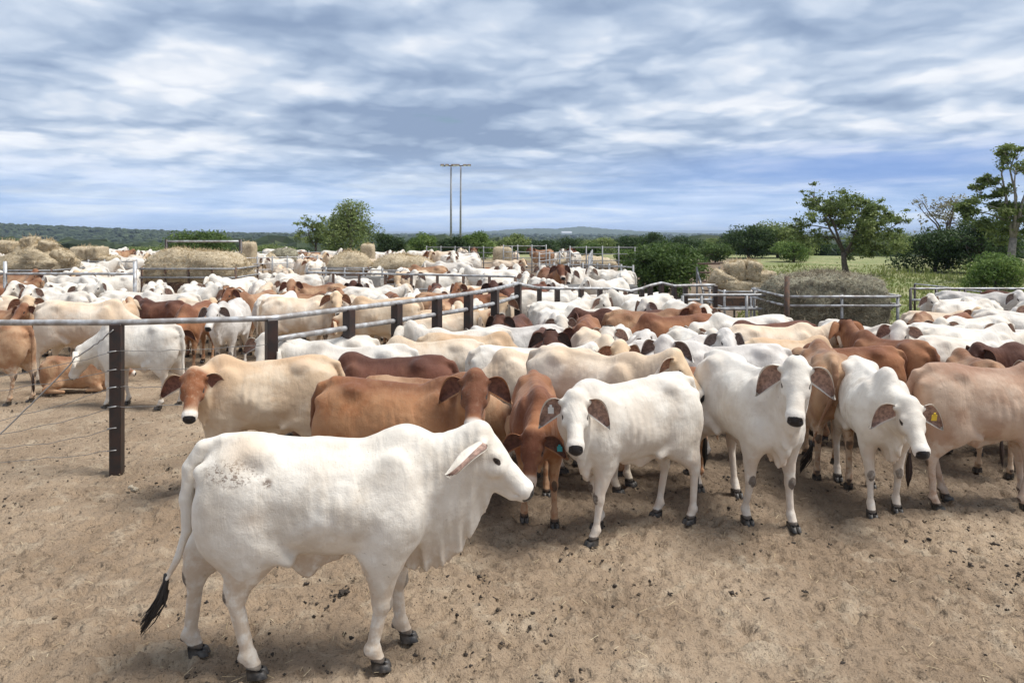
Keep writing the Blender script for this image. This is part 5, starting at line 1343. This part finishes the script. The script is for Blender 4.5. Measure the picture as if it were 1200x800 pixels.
n2 = fill(38, pxr(600, 1330), (14.4, 17.0), lambda x, y: RM(x, y) and not (805 < side_px(x, y) < 1066), .86, 0, [0, 180, -60, 220], 12000, seed=4, scr=(.78, .9))
n3 = fill(112, pxr(-60, 640), (11.8, 19.4), lambda x, y: zone_of(x, y) == 'left yard' and (y > 14.5 or side_px(x, y) > 480 or (side_px(x, y) < 150 and y > 13.6)) or zone_of(x, y) == 'far', .87, 0, [0, 180, -90, 90, 20, 160, -60], 50000, colw='WWWWWWWWWWCCCBTTRD', seed=5, scr=(.80, .90))
n4 = fill(46, pxr(-40, 745), (17.6, 27.5), lambda x, y: zone_of(x, y) == 'far' and side_px(x, y) < 745, .92, 0, [0, 180, -90, 90], 14000, colw='WWWWWWWWCCTR', seed=6)
n5 = fill(300 - len(COWS) - len(POOL), pxr(-20, 680), (31, 54), lambda x, y: True, 1.0, 0, [0, 180, -90, 90], 9000, colw='WWWWWWWWCCTR', seed=7)
print('mob', n1, n2, n3, n4, n5, 'total', len(COWS) + len(POOL))

# ---- labels for the mob: coat, way it faces, head, and where it stands; ties broken by left/right and near/far
def facing(a):
    a = a % 360
    return 'facing right' if a < 35 or a > 325 else 'facing away right' if a < 68 else 'seen from behind' if a < 112 else 'facing away left' if a < 145 else \
        'facing left' if a < 215 else 'half facing left' if a < 248 else 'facing the camera' if a < 292 else 'half facing right'
HD = dict(f='', l=', head turned,', r=', head turned,', L=', looking back,', R=', looking back,', d=', head down,', u=', head up,', b=', broad,', n=', lean,', m=', head high,', h=', humped,')
def place_word(x, y):
    p = side_px(x, y)
    if y > 31: return 'far beyond the hay, ' + ('left' if p < 200 else 'left of middle mounds' if p < 375 else 'behind middle mounds' if p < 500 else 'near light poles')
    if y > 19.8: return 'by the hay feeders ' + ('at left edge' if p < 160 else 'near goal frame' if p < 300 else 'left of mounds' if p < 400 else 'before mounds')
    if zone_of(x, y) == 'left yard' or y > 17:
        return 'in left yard ' + ('front ' if y < 14.2 else 'middle ' if y < 16.8 else 'back ') + ('left of near post' if p < 137 else 'between first two posts' if p < 318 else 'before fourth post' if p < 466 else 'towards fence bend')
    return 'in ' + ('near rows' if y < 9.6 else 'middle rows' if y < 12.2 else 'back rows' if y < 14.4 else 'last row') + ' of mob ' + ('under fence bend' if p < 600 else 'above centre cow' if p < 760 else 'above peering cow' if p < 860 else 'above tall cow' if p < 950 else 'below dark feeder' if p < 1060 else 'near right edge')
groups = {}
for e in POOL:
    x, y, a, sc, ck, po = e
    groups.setdefault((CNAME[ck], facing(a), HD[po], place_word(x, y)), []).append(e)
ORD = {1: [''], 2: ['nearer ', 'farther '], 3: ['nearest ', 'middle ', 'farthest ']}
for (cn_, fc, hd, pw_), es in groups.items():
    es.sort(key=lambda e: e[1])
    for j, e in enumerate(es):
        x, y, a, sc, ck, po = e
        o_ = ORD.get(len(es), [''] * len(es))[j] if len(es) <= 3 else ''
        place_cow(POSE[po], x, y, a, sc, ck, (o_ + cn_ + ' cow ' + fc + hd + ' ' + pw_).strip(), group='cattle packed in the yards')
# ================================================================ SMALL THINGS ON THE DIRT
DUNG = simple('dung', (.055, .040, .028), .85, .5, 20, bump=.9, bscale=40, dist=.01); DIRTC = simple('dirt_clod', (.20, .145, .095), .95, .4, 20, bump=.8, bscale=50, dist=.006, col2=(.08, .06, .04)); ROCK = simple('pale_stone', (.50, .42, .31), .85, .25, 12, bump=.6)
def lump(V, Fc, c, r, nr, fl=.5):
    b0 = len(V); n, m_ = 8, 4
    ph = nr.uniform(0, 9)
    for j in range(m_ + 1):
        for i in range(n):
            a = 2 * math.pi * i / n; e = math.pi * (j / m_ - .5); q = r * (.7 + .5 * math.sin(a * 2 + ph + j) * .5 + nr.uniform(-.15, .15))
            V.append((c[0] + math.cos(a) * math.cos(e) * q, c[1] + math.sin(a) * math.cos(e) * q, c[2] + math.sin(e) * q * fl))
    for j in range(m_):
        for i in range(n): Fc.append((b0+j*n+i, b0+j*n+(i+1) % n, b0+(j+1)*n+(i+1) % n, b0+(j+1)*n+i))
nr = np.random.default_rng(31)
V = []; Fc = []; mi = []
for k in range(15000):
    Y = 4.0 + nr.uniform(0, 1) ** 1.4 * 8; p = nr.uniform(-80, 1280); X = gx(p, Y)
    if vnoise(np.array([[X * 1.1, Y * 1.1, 0]]), 5)[0] * .6 + vnoise(np.array([[X * 4, Y * 4, 0]]), 6)[0] * .4 < .58 - .06 * (p > 850) and nr.uniform() < .94: continue
    r = .004 + .015 * nr.uniform() ** 4; r *= 1.2
    n_ = len(Fc); lump(V, Fc, (X, Y, nr.uniform(-.004, .006)), r, nr, .6); mi += [0 if nr.uniform() < .6 else 1] * (len(Fc) - n_)
tag(mesh_obj('dirt_crumbs', V, Fc, [DUNG, DIRTC], None, mi), 'dark crumbs of dung and dirt scattered over the trodden yard floor', 'crumbs', kind='stuff')
# bits of straw trodden into the dirt
V = []; n = 1100; Y = 4.0 + nr.uniform(0, 1, n) ** 1.3 * 9; X = (nr.uniform(-60, 1260, n) - CX) * Y / F; a = nr.uniform(0, 3.14, n); L = nr.uniform(.01, .045, n)
dx, dy = np.cos(a) * L, np.sin(a) * L; ex, ey = -np.sin(a) * .0018, np.cos(a) * .0018; z = nr.uniform(.008, .018, n); z2 = z + nr.uniform(-.004, .008, n)
V = np.stack([np.stack([X-dx-ex, Y-dy-ey, z], 1), np.stack([X+dx-ex, Y+dy-ey, z2], 1), np.stack([X+dx+ex, Y+dy+ey, z2], 1), np.stack([X-dx+ex, Y-dy+ey, z], 1)], 1).reshape(-1, 3)
o = foliage_obj('straw_bits', V, np.arange(n * 4).reshape(n, 4), nr.uniform(0, 1, n), STRAW, None); tag(o, 'short bits of straw trodden into the yard floor', 'straw', kind='stuff')
def dung(px_, py_, r, label, mat=None, k=7, name='dung_pat', cat='dung'):
    Y = yfoot(py_); X = gx(px_, Y); V = []; Fc = []
    for i in range(k):
        a = nr.uniform(0, 6.28); q = nr.uniform(0, .8) * r
        lump(V, Fc, (math.cos(a) * q * 1.3, math.sin(a) * q, .010 + nr.uniform(0, .3) * r), r * nr.uniform(.35, .62), nr, .55)
    o = mesh_obj(name, V, Fc, mat or DUNG); o.location = (X, Y, 0); return tag(o, label, cat, 'dung lumps on the near dirt' if mat is None else None)
for q in [(857, 696, .035, 'dark dung lump alone on the dirt right of the photo centre'), (898, 704, .030, 'dark dung lump right of the lone one, on a scuffed patch'), (944, 695, .024, 'small dung lump right of the scuffed patch'), (785, 697, .024, 'small flat dung lump left of the scuffed patch'),
          (1046, 682, .022, 'small dung crumb between the scuffed patch and the right edge dung'), (1138, 664, .032, 'dark dung heap nearest the right edge'), (1119, 648, .024, 'dung lump above the dark heap near the right edge'), (972, 639, .022, 'small dung lump below the cow with the long black tail'), (930, 637, .020, 'small dung crumb below the tall white cow'),
          (400, 698, .050, 'scattered dark dung under the belly of the front bull'), (384, 790, .022, 'small dung lump near the front hoof of the bull'), (216, 574, .055, 'dark trodden dung patch at the right foot of the near post'), (1062, 636, .03, 'dung under the tan cow at the right edge'), (1166, 640, .036, 'loose dung clod by the right edge below the tan cow')]:
    dung(*q)
dung(158, 575, .085, 'pale flat stone by the foot of the near post', ROCK, 3, 'stone', 'stone')

# ================================================================ HAZE
HAZE_D = 1.1e-4

HZ = bpy.data.materials.new('air_haze'); HZ.use_nodes = True; HZ.node_tree.nodes.clear(); t = NT(HZ.node_tree)
pv = t.n('ShaderNodeVolumePrincipled', i_Color=(.62, .76, 1.0), i_Density=HAZE_D); ho = t.n('ShaderNodeOutputMaterial'); HZ.node_tree.links.new(pv.outputs[0], ho.inputs['Volume'])
HZB = [(-21990, -59, -16.2), (21990, -59, -16.2), (21990, 17400, -16.2), (-21990, 17400, -16.2), (-21990, -59, 60), (21990, -59, 60), (21990, 17400, 60), (-21990, 17400, 60)]
if HAZE_D > 0:
    ho_ = mesh_obj('haze', HZB, [(0, 3, 2, 1), (4, 5, 6, 7), (0, 1, 5, 4), (1, 2, 6, 5), (2, 3, 7, 6), (3, 0, 4, 7)], HZ, smooth=False); tag(ho_, 'thin pale blue air over the far valley', 'haze', kind='stuff')
